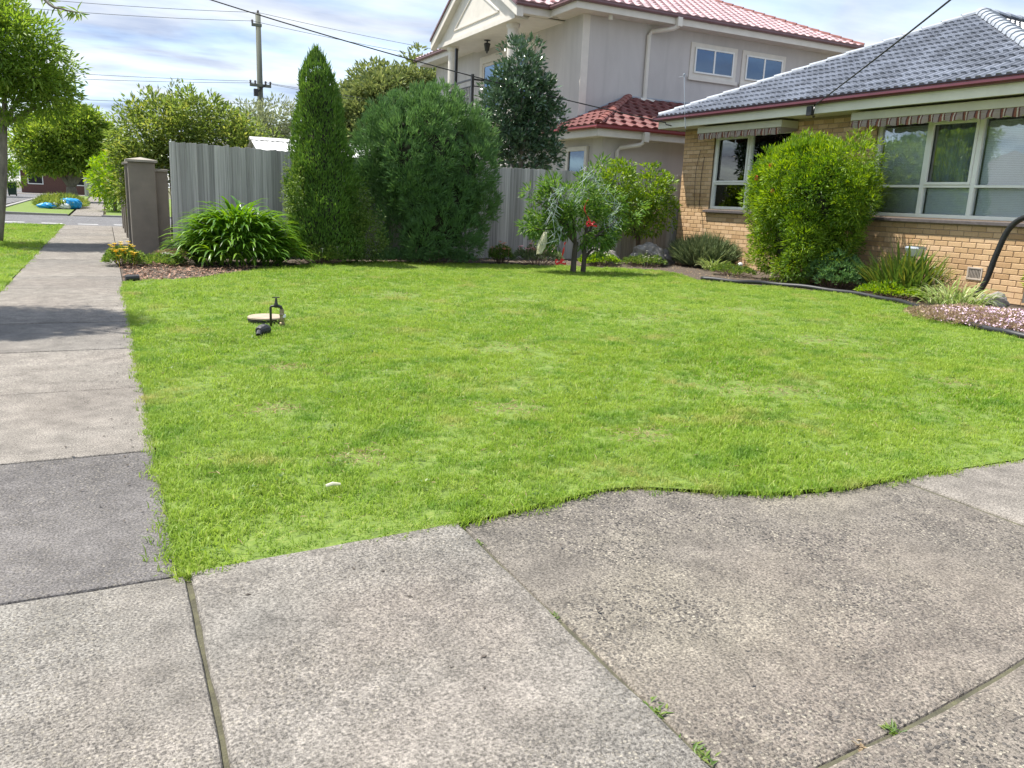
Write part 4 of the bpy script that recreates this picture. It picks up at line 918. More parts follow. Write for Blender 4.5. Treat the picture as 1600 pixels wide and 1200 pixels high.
p = box('wall_panel', 'pillar_render', pw, 0.841, 1.045, 16.1, 16.3, -0.05, 1.45, 0.004); box('coping', 'pillar_cap', p, 0.841, 1.05, 16.07, 16.33, 1.452, 1.50, 0.006)

# ------------------------------------------------------------------ garden plants
def plant(name, loc, label, cat='shrub', group=None): return empty(name, loc, label, cat, group)

# big strappy clump: 300 leaves of their own, the rest joined
def strap(L, wd, ang0, curl, seg=6, seed=0):
    """Arching strap leaf in local x-z: leaves the crown at ang0 and bends over."""
    V = []; F = []; x = z = 0.0; a = ang0
    for i in range(seg + 1):
        t = i / seg; hw = wd / 2 * (0.75 + 0.6 * t - 1.28 * t ** 4) if i < seg else 0.0015; nx, nz = -math.sin(a), math.cos(a)
        V += [(x + nx * hw * .35, -hw, z + nz * hw * .35), (x, 0, z), (x + nx * hw * .35, hw, z + nz * hw * .35)]
        x += math.cos(a) * L / seg; z += math.sin(a) * L / seg; a -= curl / seg * (0.4 + 1.2 * t)
    for i in range(seg):
        for k in (0, 1): F.append((3 * i + k, 3 * i + 3 + k, 3 * i + 4 + k, 3 * i + 1 + k))
    return V, F
def strap_plant(name, c, label, cat, mat, n_single, n_rest, rx, ry, Lr, wr, a0, cr, hub=0.0, center_bias=0.0, seg=6):
    t = plant(name, c, label, cat); var = []
    for k in range(10):
        V, F = strap(random.uniform(*Lr), random.uniform(*wr), random.uniform(*a0), random.uniform(*cr), seg)
        me = bpy.data.meshes.new('leaf'); me.from_pydata(V, [], F); me.materials.append(MATS[mat])
        for p in me.polygons: p.use_smooth = True
        var.append((V, F, me))
    J = MB()
    for i in range(n_single + n_rest):
        a = random.uniform(0, 6.283); r = math.sqrt(random.random()); px, py_ = rx * r * math.cos(a), ry * r * math.sin(a)
        az = math.atan2(py_ / max(ry, .01), px / max(rx, .01)) + random.gauss(0, 0.75)
        front = py_ < ry * 0.35
        tilt = -0.5 * (r - 0.55); sc_ = random.uniform(0.8, 1.15) * (1.08 - 0.2 * r)
        M = Matrix.Translation((px, py_, hub * (1 - r * r))) @ Matrix.Rotation(az, 4, 'Z') @ Matrix.Rotation(-tilt * 0.9, 4, 'Y') @ Matrix.Scale(sc_, 4)
        V, F, me = random.choice(var)
        if n_single and (front or random.random() < .3):
            o = link('leaf', me, None, t); o.matrix_local = M; n_single -= 1
        else: J.add([(M @ Vector(v)) + Vector(c) for v in V], F, random.random())
    if J.v: J.build('leaves', mat, t, smooth=True, kind='stuff')
    return t
aga = strap_plant('agapanthus', (1.92, 13.75, 0), 'large glossy strap-leaved agapanthus clump in front of the paling fence', 'plant', 'leaf_agapanthus', 300, 900, 0.68, 0.50, (0.60, 0.85), (0.042, 0.062), (0.75, 1.45), (1.6, 2.7), 0.50)

# tall clipped cypress
def cone_pts(n, prof, shell=0.25):
    z = rng.random(n * 3); zs = np.array([p[0] for p in prof]); rs = np.array([p[1] for p in prof])
    zz = zs[0] + z * (zs[-1] - zs[0]); r = np.interp(zz, zs, rs); k = rng.random(n * 3) < r / rs.max(); zz = zz[k][:n]; r = r[k][:n]; a = rng.uniform(0, 6.283, len(zz))
    lump = 1 + 0.07 * np.sin(a * 5 + zz * 3) + 0.07 * np.sin(a * 3 - zz * 6) + 0.06 * np.sin(zz * 11 + a * 2) + 0.05 * np.sin(a * 9 + zz * 17)
    rr = r * lump * (1 - shell * rng.random(len(zz)) ** 1.8) * np.where(rng.random(len(zz)) < .06, 1.10, 1.0)
    return np.column_stack([rr * np.cos(a), rr * np.sin(a), zz]), np.column_stack([np.cos(a), np.sin(a), np.full(len(zz), 0.25)])
cyp = plant('cypress_tree', (3.47, 14.35, 0), 'tall tapering clipped cypress between agapanthus and round conifer', 'tree')
prof = [(0.05, 0.60), (0.3, 0.66), (0.9, 0.62), (1.5, 0.53), (2.2, 0.43), (2.8, 0.33), (3.1, 0.25), (3.32, 0.13), (3.45, 0.04)]
P, O = cone_pts(26000, prof); P = P + np.array([3.47, 14.35, 0]) + np.column_stack([-0.05 * P[:, 2] + 0.05, 0 * P[:, 2], 0 * P[:, 2]])
D = O * 0.55 + np.array([0, 0, 1.0]) + rng.normal(0, .35, (len(P), 3))
put('crown', leaf_mesh('crown', P, D, rng.uniform(.045, .10, len(P)), rng.uniform(.014, .026, len(P)), 0.1, .2), 'leaf_cypress', cyp)
def tops(cx, cy, zr_, n, name='shoots'):
    a = rng.uniform(0, 6.283, n); r = rng.uniform(0, .3, n); z = np.interp(r, [0, .1, .2, .3], [3.5, 3.4, 3.25, 3.05])
    Pq = np.column_stack([cx + r * np.cos(a) - .12, cy + r * np.sin(a), z]); Dq = np.column_stack([rng.normal(0, .2, n), rng.normal(0, .2, n), np.ones(n)])
    put(name, leaf_mesh(name, Pq, Dq, rng.uniform(.08, .2, n), .018, .1, .2), 'leaf_cypress', cyp)
tops(3.47, 14.35, 0, 500)
part('trunk', 'bark_brown', cyp, lambda m: m.tube([(3.47, 14.35, -.05), (3.44, 14.35, 1.5), (3.35, 14.35, 3.2)], [.08, .06, .015], 8))
core_b = [(3.46, 14.35, 0.7, .56, .56, .75), (3.40, 14.35, 1.7, .46, .46, .9), (3.35, 14.35, 2.6, .33, .33, .75)]
core('inner_twigs', core_b, cyp, f=.8)
cl = plant('creeping_shrub', (4.1, 14.3, 0), 'pale green leafy creeper at the right foot of the tall cypress', 'shrub')
P, O = blob_pts([(4.08, 14.0, .42, .36, .36, .5), (3.98, 14.1, .95, .24, .3, .5), (2.92, 14.2, 1.2, .16, .3, .5)], 620, .5, .2, .02)
P, D = clump_leaves(P, O, 9, .09); put('foliage', leaf_mesh('foliage', P, D, rng.uniform(.03, .055, len(P)), rng.uniform(.018, .03, len(P)), .5), 'leaf_cypress_light', cl)
part('stem', 'bark_brown', cl, lambda m: [limb(m, (4.0, 14.2, 0), (4.0 + dx, 14.15, .7), .02, .008) for dx in (-.1, .05, .15)])

# round conifer made of hanging billows
ball = plant('round_conifer', (5.5, 14.55, 0), 'large dark green dome-shaped conifer in front of the fence', 'tree')
def lobes(c, rad, n, rl, zmin, seed, hz=1.15):
    rr = random.Random(seed); L = []
    while len(L) < n:                                   # roughly even spread over the side that has room
        d = Vector((rr.gauss(0, 1), rr.gauss(0, 1), rr.gauss(0, 1))).normalized(); p = (c[0] + d.x * rad[0], c[1] + d.y * rad[1], c[2] + d.z * rad[2])
        if p[2] < zmin: continue
        if any((p[0] - q[0]) ** 2 + (p[1] - q[1]) ** 2 + (p[2] - q[2]) ** 2 < (rl[0] * .72) ** 2 for q in L): continue
        k = rr.uniform(*rl); L.append((p[0], p[1], p[2], k, k, k * hz))
    return L
def lobe_crown(parent, L, per, k, rc, ln, wd, mat, upb, up, spread=.6, name='crown', zcut=.03):
    V = []; Ds = []; Rn = []
    for b in L:
        P, O = blob_pts([b], per, .38, .12, zcut); C, D = clump_leaves(P, O, k, rc, spread, upb); V.append(C); Ds.append(D)
        Rn.append(np.clip(rng.random() * .45 + np.repeat(rng.random(per), k) * .25 + rng.random(len(C)) * .3, 0, .99))
    V = np.concatenate(V); D = np.concatenate(Ds)
    return put(name, leaf_mesh(name, V, D, rng.uniform(*ln, len(V)), rng.uniform(*wd, len(V)), up, .2, np.concatenate(Rn)), mat, parent)
L = lobes((5.48, 14.6, 1.86), (1.04, .72, .88), 44, (.30, .40), 1.15, 3, 1.25) + [(5.1, 14.0, 1.25, .3, .25, .42), (5.75, 13.95, 1.2, .34, .28, .42), (6.3, 14.2, 1.0, .34, .28, .42), (5.42, 13.85, .68, .34, .27, .45), (5.85, 13.85, .55, .32, .25, .4), (5.1, 13.95, .45, .26, .25, .4), (6.2, 14.1, .5, .25, .25, .34), (5.6, 14.2, 1.7, .4, .3, .4), (4.75, 14.45, 1.05, .32, .3, .42), (4.85, 14.35, .5, .3, .28, .42), (4.6, 14.6, 1.5, .3, .3, .4), (6.6, 14.45, 1.15, .26, .3, .35)]
lobe_crown(ball, L, 118, 13, .12, (.06, .13), (.012, .022), 'leaf_juniper', .75, .1, .5)
P, O = blob_pts(L[:44], 700, .05, .05, 1.0); put('shoots', leaf_mesh('shoots', P, O * .6 + np.array([0, 0, 1.0]) + rng.normal(0, .3, P.shape), rng.uniform(.08, .16, len(P)), .014, .1, .2), 'leaf_juniper', ball)
core('inner_twigs', [(5.5, 14.65, 1.9, 1.08, .7, .95), (5.55, 14.4, .9, .7, .5, .9)], ball, f=.82)
part('trunk', 'bark_dark', ball, lambda m: [m.tube(bez([(5.5 + dx * .2, 14.6, -.05), (5.5 + dx * .6, 14.55, .6), (5.5 + dx, 14.5, 1.6)], 5), .06, 7) for dx in (-.5, 0, .45)])

# bottlebrush in front of the house
bb = plant('bottlebrush_shrub', (11.05, 10.6, 0), 'bulky bright green shrub with few red blooms between the two house windows', 'shrub')
L = lobes((11.1, 10.52, 1.42), (.55, .98, .74), 40, (.24, .36), .5, 5, 1.0) + [(10.85, 10.4, .5, .3, .4, .4), (10.9, 10.9, .45, .3, .3, .4), (11.0, 11.35, 1.9, .35, .35, .35), (11.0, 9.6, 2.1, .4, .4, .35)] + lobes((11.0, 10.42, .72), (.48, .80, .62), 24, (.24, .32), .14, 9, 1.0)
lobe_crown(bb, L, 84, 13, .11, (.045, .095), (.012, .022), 'leaf_lime_mid', .4, .35, .8)
blobs = [(11.1, 10.5, 1.45, .6, 1.0, .85), (11.0, 10.6, .7, .5, .7, .6)]
L2 = [(b[0], b[1], b[2] + b[5] * .35, b[3] * 1.0, b[4] * 1.0, b[5] * .85) for b in L if b[2] > 1.2]
lobe_crown(bb, L2, 26, 9, .10, (.05, .10), (.013, .022), 'leaf_lime', .6, .3, .7, 'sunlit_growth')  # lime tips on upper lobes: new growth, and sunlit top put into colour
n = 260; a = rng.uniform(0, 6.283, n); q = np.column_stack([11.05 + .55 * np.cos(a) * rng.random(n), 10.5 + 1.05 * np.sin(a) * rng.random(n), np.zeros(n)]); q[:, 2] = 2.08 + .18 * np.cos((q[:, 1] - 10.4) * 1.3) + rng.normal(0, .05, n)
C, D = clump_leaves(q, np.tile([0, 0, 1.0], (n, 1)), 12, .12, .5, .9)
put('shoots', leaf_mesh('shoots', C, D, rng.uniform(.05, .085, len(C)), .017, .2, .2), 'leaf_lime', bb)
core('inner_twigs', blobs, bb, f=.62)
part('stem', 'bark_brown', bb, lambda m: [limb(m, (11.1, 10.7 + dy * .3, -.03), (11.05, 10.7 + dy, .9), .045, .02) for dy in (-.5, -.2, .1, .4)])
for (x, y, z) in ((10.33, 10.75, 1.98), (10.33, 11.05, 1.78), (10.30, 10.6, 1.55)):
    n = 70; d = unit(rng.normal(size=(n, 3)) * np.array([1, 1, .5])); Pq = np.array([x, y, z]) + np.column_stack([np.zeros(n), np.zeros(n), rng.uniform(-.04, .04, n)])
    put('bloom', leaf_mesh('bloom', Pq, d, .035, .006, 0, 0), 'petal_red', bb)

# magnolia behind the fence
mg = plant('magnolia_tree', (8.45, 16.6, 0), 'dark glossy-leaved magnolia tree behind the fence by the neighbour house', 'tree')
blobs = [(8.4, 16.65, 3.3, .62, .6, 1.15), (8.45, 16.6, 4.0, .4, .4, .62), (7.95, 16.7, 3.0, .45, .5, .75), (8.9, 16.6, 2.7, .48, .5, .75), (8.5, 16.5, 2.2, .75, .5, .7), (8.8, 16.6, 3.45, .4, .45, .5)]
P, O = blob_pts(blobs, 900, .6, .2); C, D = clump_leaves(P, O, 11, .16, .8, .5)
put('crown', leaf_mesh('crown', C, D, rng.uniform(.09, .16, len(C)), rng.uniform(.045, .065, len(C)), .35, .12), 'leaf_magnolia', mg)
part('trunk', 'bark_grey', mg, lambda m: (m.tube(bez([(8.45, 16.6, -.05), (8.5, 16.62, 1.6), (8.42, 16.6, 4.2)]), [.09 - .07 * i / 16 for i in range(17)], 8), [limb(m, (8.45, 16.6, 1.4 + .3 * k), (8.45 + .6 * math.cos(k * 2.3), 16.6 + .5 * math.sin(k * 2.3), 2.3 + .35 * k), .035, .01) for k in range(6)]))

# netted peach tree on the lawn
pt = plant('peach_tree', (7.52, 12.3, 0), 'small fruit tree draped in white netting on the lawn with red ribbons', 'tree')
tips = [(6.55, 12.3, 1.25), (6.75, 12.2, 1.55), (7.0, 12.4, 1.6), (7.35, 12.2, 1.45), (7.75, 12.3, 1.75), (8.05, 12.4, 1.4), (8.45, 12.2, 1.15), (8.2, 12.3, .85), (6.6, 12.3, .75), (7.95, 12.1, .7), (7.1, 12.1, 1.2), (7.6, 12.5, 1.25), (6.85, 12.5, 1.0)]
def peach_limbs(m):
    for x0, r0 in ((7.42, .055), (7.63, .048)):
        m.tube(bez([(x0, 12.3, -.03), (x0 + .01, 12.3, .3), (x0 + (.03 if x0 < 7.5 else -.02), 12.3, .55)], 5), [r0, r0, r0 * .95, r0 * .9, r0 * .9, r0 * .88, r0 * .86, r0 * .84, r0 * .82, r0 * .8, r0 * .75], 9)
    for k, tpt in enumerate(tips): limb(m, (7.45 if tpt[0] < 7.4 else 7.62, 12.3, .5), tpt, .028, .006, .25)
    m.tube(bez([(7.63, 12.28, .25), (7.78, 12.25, .42), (7.92, 12.2, .38)], 4), [.03, .028, .026, .024, .02, .018, .016, .012, .01], 7)
part('trunk', 'bark_dark', pt, peach_limbs)
cc = []
for tpt in tips:
    b = Vector((7.5, 12.3, .5)); t_ = Vector(tpt)
    for k in range(11):
        u = .45 + .6 * k / 11; cc.append(b.lerp(t_, u) + Vector((random.gauss(0, .1), random.gauss(0, .12), random.gauss(0, .09) - .03)))
cc = np.array([tuple(v) for v in cc]); oo = unit(cc - np.array([7.5, 12.3, .9]))
C, D = clump_leaves(cc, oo, 46, .15, .9, -.15)
put('crown', leaf_mesh('crown', C, D, rng.uniform(.07, .13, len(C)), rng.uniform(.022, .034, len(C)), .45, .2), 'leaf_peach', pt)
# netting: fine strands gathered along the branches
nt_ = plant('garden_netting', (7.5, 12.2, .9), 'white bird netting draped over the small fruit tree', 'netting')
def strands(m):
    paths = [[(6.75, 12.02, .95), (6.8, 12.0, 1.3), (7.0, 12.05, 1.5)], [(7.05, 12.0, 1.2), (7.3, 11.95, 1.45), (7.5, 12.0, 1.72), (7.65, 12.0, 1.55)], [(7.5, 12.0, 1.7), (7.9, 11.98, 1.35), (8.1, 12.0, 1.15)],
             [(8.05, 11.95, 1.15), (7.95, 11.95, .9), (8.0, 12.0, .62)], [(6.8, 12.0, 1.0), (6.95, 11.95, .7), (6.6, 12.0, .5)], [(7.2, 11.95, 1.1), (7.22, 11.95, 1.25), (7.3, 12, 1.35)]]
    for p in paths:
        for k in range(4):
            m.tube(bez([(a + random.gauss(0, .07), b + random.gauss(0, .08), c + random.gauss(0, .06)) for a, b, c in p], 5), .0017, 3, cap=False)
        for k in range(14):
            i = random.randrange(len(p) - 1); t = random.random(); q = [p[i][j] + (p[i + 1][j] - p[i][j]) * t for j in range(3)]
            m.tube([(q[0] + random.gauss(0, .085), q[1] + random.gauss(0, .05), q[2] + random.gauss(0, .07)) for _ in range(3)], .0017, 3, cap=False)
part('strands', 'net_white', nt_, strands)
def bag(m):
    for k in range(70):
        a = random.uniform(0, 6.283); q = [(6.58 + .10 * t + (.012 + .05 * math.sin(math.pi * min(1, .15 + t * .85))) * math.cos(a + t * 2 + random.gauss(0, .5)), 12.05 + .045 * math.sin(a + t * 2), .36 + .34 * t + random.gauss(0, .012)) for t in (0, .25, .5, .75, 1.0)]
        m.tube(bez(q, 3), .0045, 3, cap=False)
part('netting_bundle', 'cloth_cream', nt_, bag, True)
def ribbon(name, pts, label):
    o = empty(name, pts[0], label, 'ribbon', 'red ribbons tied in the fruit tree')
    def go(m):
        q = bez(pts, 5); V = []
        for i, p in enumerate(q): wv = Vector((.022 * math.cos(i * .5), .01 * math.sin(i * .7), .012)); V += [p - wv, p + wv]
        m.add(V, [(2 * i, 2 * i + 2, 2 * i + 3, 2 * i + 1) for i in range(len(q) - 1)])
    part('tail', 'red_ribbon', o, go)
    def knot(m):
        for s in (-1, 1):
            q = bez([pts[-1], (pts[-1][0] + s * .07, pts[-1][1], pts[-1][2] + .05), (pts[-1][0] + s * .10, pts[-1][1] - .02, pts[-1][2] - .02), pts[-1]], 4); V = []
            for i, p in enumerate(q): wv = Vector((0, .02, .014)); V += [p - wv, p + wv]
            m.add(V, [(2 * i, 2 * i + 2, 2 * i + 3, 2 * i + 1) for i in range(len(q) - 1)])
    part('bow', 'red_ribbon', o, knot)
ribbon('ribbon', [(7.42, 11.95, 1.28), (7.36, 11.94, 1.12), (7.44, 11.93, .98), (7.50, 11.92, .86)], 'red ribbon hanging in the middle of the netted fruit tree')
ribbon('ribbon', [(7.05, 12.0, .55), (7.03, 12.0, .42), (7.0, 12.0, .30), (6.97, 12.0, .20)], 'red ribbon hanging low above the pink flowers under the fruit tree')

# citrus by the fence
ct = plant('citrus_tree', (10.6, 14.7, 0), 'bushy bright green citrus tree against the fence beside the brick wall', 'tree')
blobs = [(10.75, 14.75, 1.55, .48, .45, .52), (11.0, 14.75, 1.15, .38, .4, .5), (9.75, 14.6, 1.75, .36, .36, .34), (10.2, 14.7, 1.2, .4, .35, .3), (10.55, 14.7, .8, .5, .4, .2), (9.6, 14.6, 1.35, .3, .3, .3), (9.9, 14.5, .95, .25, .3, .25)]
P, O = blob_pts(blobs, 620, .65, .2, .5); C, D = clump_leaves(P, O, 13, .12, .8, .4)
put('crown', leaf_mesh('crown', C, D, rng.uniform(.06, .10, len(C)), rng.uniform(.03, .045, len(C)), .45, .15), 'leaf_citrus', ct)
part('trunk', 'bark_brown', ct, lambda m: (m.tube(bez([(10.55, 14.72, -.03), (10.53, 14.72, .3), (10.5, 14.72, .6)], 4), .055, 9), [limb(m, (10.5, 14.72, .5), b[:3], .035, .01) for b in blobs]))

# lavender mound at the wall corner
lv = plant('lavender_shrub', (11.45, 13.6, 0), 'grey-green feathery lavender mound against the brick wall near the citrus', 'shrub')
n = 5200; a = rng.uniform(0, 6.283, n); r = np.sqrt(rng.random(n)); Pq = np.column_stack([11.42 + .42 * r * np.cos(a), 13.55 + .62 * r * np.sin(a), rng.random(n) * .18])
out_ = np.column_stack([np.cos(a) * r * .55, np.sin(a) * r * .75, 1.0 - .35 * r]); D = out_ + rng.normal(0, .12, (n, 3)); Ln = rng.uniform(.3, .68, n) * (1.05 - .35 * r)
V1 = Pq + unit(D) * Ln[:, None]
put('stems', leaf_mesh('stems', Pq, D, Ln, .010, .1, .1), 'leaf_lavender', lv)
k = rng.integers(0, n, 9000); tt = rng.uniform(.35, 1, (9000, 1)); C = Pq[k] + (V1[k] - Pq[k]) * tt; D = out_[k] + rng.normal(0, .6, (9000, 3))
put('foliage', leaf_mesh('foliage', C, D, rng.uniform(.03, .06, 9000), .009, .3, .1), 'leaf_lavender', lv)

# spiky clump with the garden lamp behind it
strap_plant('spear_plant', (11.2, 8.45, 0), 'dark spiky-leaved clump with yellow tips in front of the garden lamp', 'plant', 'leaf_spear', 180, 160, .34, .46, (.55, .85), (.03, .05), (.95, 1.5), (.2, 1.0), .05, seg=5)
gl = empty('garden_lamp', (11.35, 8.46, 0), 'silver solar garden lamp rising behind the spiky clump', 'lamp')
part('post', 'black_metal', gl, lambda m: m.tube([(11.35, 8.46, -.02), (11.35, 8.46, .62)], .02, 8))
part('head', 'silver', gl, lambda m: m.add([(11.35 + sx * a, 8.46 + sy * b, z) for z, a, b in ((.62, .07, .08), (.74, .10, .12), (.77, .09, .11)) for sx, sy in ((-1, -1), (1, -1), (1, 1), (-1, 1))],
     [(3, 2, 1, 0), (8, 9, 10, 11)] + [(k * 4 + i, k * 4 + (i + 1) % 4, k * 4 + 4 + (i + 1) % 4, k * 4 + 4 + i) for k in (0, 1) for i in range(4)]))
part('panel', 'blue_glass', gl, lambda m: m.box(11.27, 11.43, 8.37, 8.55, .772, .776)).data.materials[0] = MATS['black_metal']
strap_plant('spider_plant', (10.75, 7.25, 0), 'cream-striped arching spider plant clump beside the pink groundcover', 'plant', 'leaf_variegated', 120, 60, .28, .42, (.28, .48), (.016, .026), (.7, 1.3), (1.2, 2.3), .02)
strap_plant('spider_plant', (11.0, 12.75, 0), 'small pale arching strap-leaved tuft at the foot of the lavender', 'plant', 'leaf_variegated', 50, 30, .15, .2, (.28, .42), (.016, .026), (.7, 1.3), (1.0, 2.0), .02)
strap_plant('weed_clump', (11.2, 7.75, 0), 'thin dry stalky weeds below the wall vent', 'plant', 'leaf_dry', 60, 50, .25, .32, (.25, .5), (.007, .012), (1.1, 1.55), (.1, .7), .02)

def mound(name, c, rx, ry, h, n, mat, label, cat='plant', ln=(.03, .06), wd=(.014, .024), flowers=None, up=.5, group=None):
    t = plant(name, (c[0], c[1], 0), label, cat, group); a = rng.uniform(0, 6.283, n); r = np.sqrt(rng.random(n))
    z = h * np.sqrt(np.maximum(0, 1 - (r * .95) ** 2)) * rng.uniform(.45, 1.05, n) * (1 + .2 * np.sin(a * 3 + r * 7))
    P = np.column_stack([c[0] + rx * r * np.cos(a), c[1] + ry * r * np.sin(a), z]); O = unit(np.column_stack([np.cos(a) * r, np.sin(a) * r, np.full(n, .6)]))
    C, D = clump_leaves(P, O, 8, .05, .8, .4)
    put('foliage', leaf_mesh('foliage', C, D, rng.uniform(*ln, len(C)), rng.uniform(*wd, len(C)), up), mat, t)
    st = rng.integers(0, n, 60)
    part('stem', 'bark_brown', t, lambda m: [m.tube([(c[0] + (P[i, 0] - c[0]) * .5, c[1] + (P[i, 1] - c[1]) * .5, -.01), tuple(P[i])], .004, 4, cap=False) for i in st])
    if flowers:
        fm, nf, fr = flowers; sel = rng.integers(0, n, nf * 3); sel = sel[np.argsort(-P[sel, 2] + .25 * P[sel, 1])][:nf]
        for i in sel:
            fc = P[i] + np.array([0, -.03, .10]); m = MB()
            for k in range(9):
                b = k * .698; m.add([fc, fc + np.array([fr * math.cos(b - .3), fr * math.sin(b - .3), fr * .5]), fc + np.array([fr * 1.2 * math.cos(b), fr * 1.2 * math.sin(b), fr * .75]), fc + np.array([fr * math.cos(b + .3), fr * math.sin(b + .3), fr * .5])], [(0, 1, 2, 3)])
            m.tube([tuple(P[i] - np.array([0, 0, .06])), tuple(fc)], .003, 4, cap=False)
            m.build('flower', fm, t)
    return t
mound('gazania_plant', (0.20, 13.55), .26, .34, .22, 300, 'leaf_weed', 'yellow daisy clump spilling onto the footpath beside the pillar', flowers=('petal_yellow', 30, .032))
mound('dianthus_plant', (7.7, 14.15), .55, .22, .30, 420, 'leaf_lavender', 'low grey-green clump with pink flowers behind the fruit tree trunk', flowers=('petal_pink', 34, .034))
mound('dianthus_plant', (6.95, 14.3), .24, .2, .30, 200, 'leaf_weed', 'small salmon-flowered clump left of the pink flower bed by the fence', flowers=('petal_salmon', 9, .036))
mound('groundcover_plant', (9.6, 5.9), .9, 1.05, .10, 1300, 'leaf_dry', 'mat of pale mauve flowering groundcover inside the black pipe edge', ln=(.02, .04), wd=(.012, .02)).location
gp = bpy.data.objects['groundcover_plant']
n = 4200; a = rng.uniform(0, 6.283, n); r = np.sqrt(rng.random(n)); Pq = np.column_stack([9.75 + 1.0 * r * np.cos(a), 5.75 + 1.1 * r * np.sin(a), .12 * np.sqrt(1 - (r * .96) ** 2) + rng.uniform(-.01, .03, n)])
put('petals', leaf_mesh('petals', Pq, rng.normal(size=(n, 3)) + np.array([0, 0, .3]), .03, .026, .9, .05), 'petal_mauve', gp)
mound('low_weeds', (10.7, 8.3), .3, .55, .18, 260, 'leaf_lime', 'bright lime weeds along the pipe under the spiky clump')
mound('low_shrub', (10.95, 9.6), .38, .55, .48, 520, 'leaf_juniper', 'low dark shrub at the right foot of the bottlebrush', ln=(.05, .09), wd=(.02, .032))
mound('low_weeds', (10.6, 11.7), .3, .5, .16, 240, 'leaf_weed', 'low weeds around the small solar stake light')
mound('low_weeds', (8.9, 13.75), .45, .22, .2, 260, 'leaf_lime', 'lime leafed groundcover in front of the two rocks', flowers=('petal_white', 10, .018))
mound('low_weeds', (10.0, 13.7), .5, .3, .17, 260, 'leaf_weed', 'white-flowered weeds between the rocks and the lavender', flowers=('petal_white', 16, .018))
mound('low_weeds', (3.3, 13.75), .35, .2, .3, 240, 'leaf_weed', 'small leafy weeds in front of the tall cypress', flowers=('petal_white', 3, .02))
mound('low_weeds', (5.3, 14.1), 1.0, .18, .2, 420, 'leaf_juniper', 'dark grassy growth along the foot of the round conifer', ln=(.06, .14), wd=(.008, .014), up=.1, flowers=('petal_pink', 4, .022))
mound('low_weeds', (1.2, 15.0), .5, .4, .10, 260, 'leaf_dry', 'dry straw-coloured weeds at the foot of the first pillar')
mound('low_weeds', (0.72, 13.9), .35, .6, .09, 260, 'leaf_weed', 'patchy green weeds in the wood chip bed')
mound('low_shrub', (11.9, 6.6), .3, .35, 1.25, 300, 'leaf_lime', 'bright green shrub edge below the corner window beside the hose', ln=(.05, .09), wd=(.02, .03))
# wood chips
n = 2600; t_ = rng.random(n); Pq = np.column_stack([rng.uniform(.18, 2.1, n), rng.uniform(11.3, 15.3, n), rng.uniform(-.008, .02, n)])
kp = inside(Pq, [(0.16, 11.28), (0.6, 11.5), (1.3, 11.95), (2.2, 13.0), (1.9, 13.4), (1.2, 13.6), (1.0, 15.5), (.2, 14.6)]); Pq = Pq[kp]
wc = put('wood_chips', leaf_mesh('wood_chips', Pq, rng.normal(size=(len(Pq), 3)) * np.array([1, 1, .25]), rng.uniform(.04, .09, len(Pq)), rng.uniform(.015, .03, len(Pq)), .8, .1), 'wood_chip', None)
tag(wc, 'reddish wood chip mulch at the corner of the bed', 'mulch', None, 'stuff')
n = 5200; Pq = np.column_stack([rng.uniform(.2, 12.0, n), rng.uniform(4.2, 15.5, n), rng.uniform(-.008, .012, n)]); BED = [(1.4, 12.1), (3.4, 14.0), (5.5, 14.3), (7.3, 13.7), (9.0, 13.1), (9.5, 12.7), (9.15, 10.9), (9.95, 10.0), (10.25, 8.7), (9.95, 7.3), (12.05, 7.0), (12.05, 15.5), (1.4, 15.5)]
Pq = Pq[inside(Pq, BED)]
lf = put('leaf_litter', leaf_mesh('leaf_litter', Pq, rng.normal(size=(len(Pq), 3)) * np.array([1, 1, .3]), rng.uniform(.03, .07, len(Pq)), rng.uniform(.012, .025, len(Pq)), .8, .15), 'leaf_dry', None)
tag(lf, 'dry leaf litter scattered over the garden bed soil', 'leaf litter', None, 'stuff')
# weeds in the slab joints
def joint_weed(c, label, n=26, s=1.0, mat='leaf_weed'):
    t = plant('joint_weed', (c[0], c[1], 0), label, 'weed'); a = rng.uniform(0, 6.283, n); P = np.column_stack([c[0] + rng.normal(0, .012 * s, n), c[1] + rng.normal(0, .02 * s, n), np.full(n, -.01)])
    D = np.column_stack([np.cos(a), np.sin(a), rng.uniform(.15, .8, n)]); put('foliage', leaf_mesh('foliage', P, D, rng.uniform(.012, .032, n) * s, rng.uniform(.004, .009, n) * s, .7, .15), mat, t)
joint_weed((1.127, 1.365), 'leafy weed growing from the driveway joint near its middle crack', 40)
joint_weed((1.127, 1.19), 'leafy weed in the driveway joint at the bottom edge', 40)
joint_weed((1.127, 1.86), 'tiny weed halfway along the diagonal driveway joint', 16, .7)
joint_weed((1.127, 2.42), 'grassy weed in the driveway joint close to the lawn', 26, .8)
joint_weed((1.50, 1.055), 'dry mossy debris clump in the crack at the lower right driveway joint', 45, .6, 'leaf_dry')
joint_weed((1.62, 1.068), 'small mossy tuft in the lower right driveway joint', 40, .9)

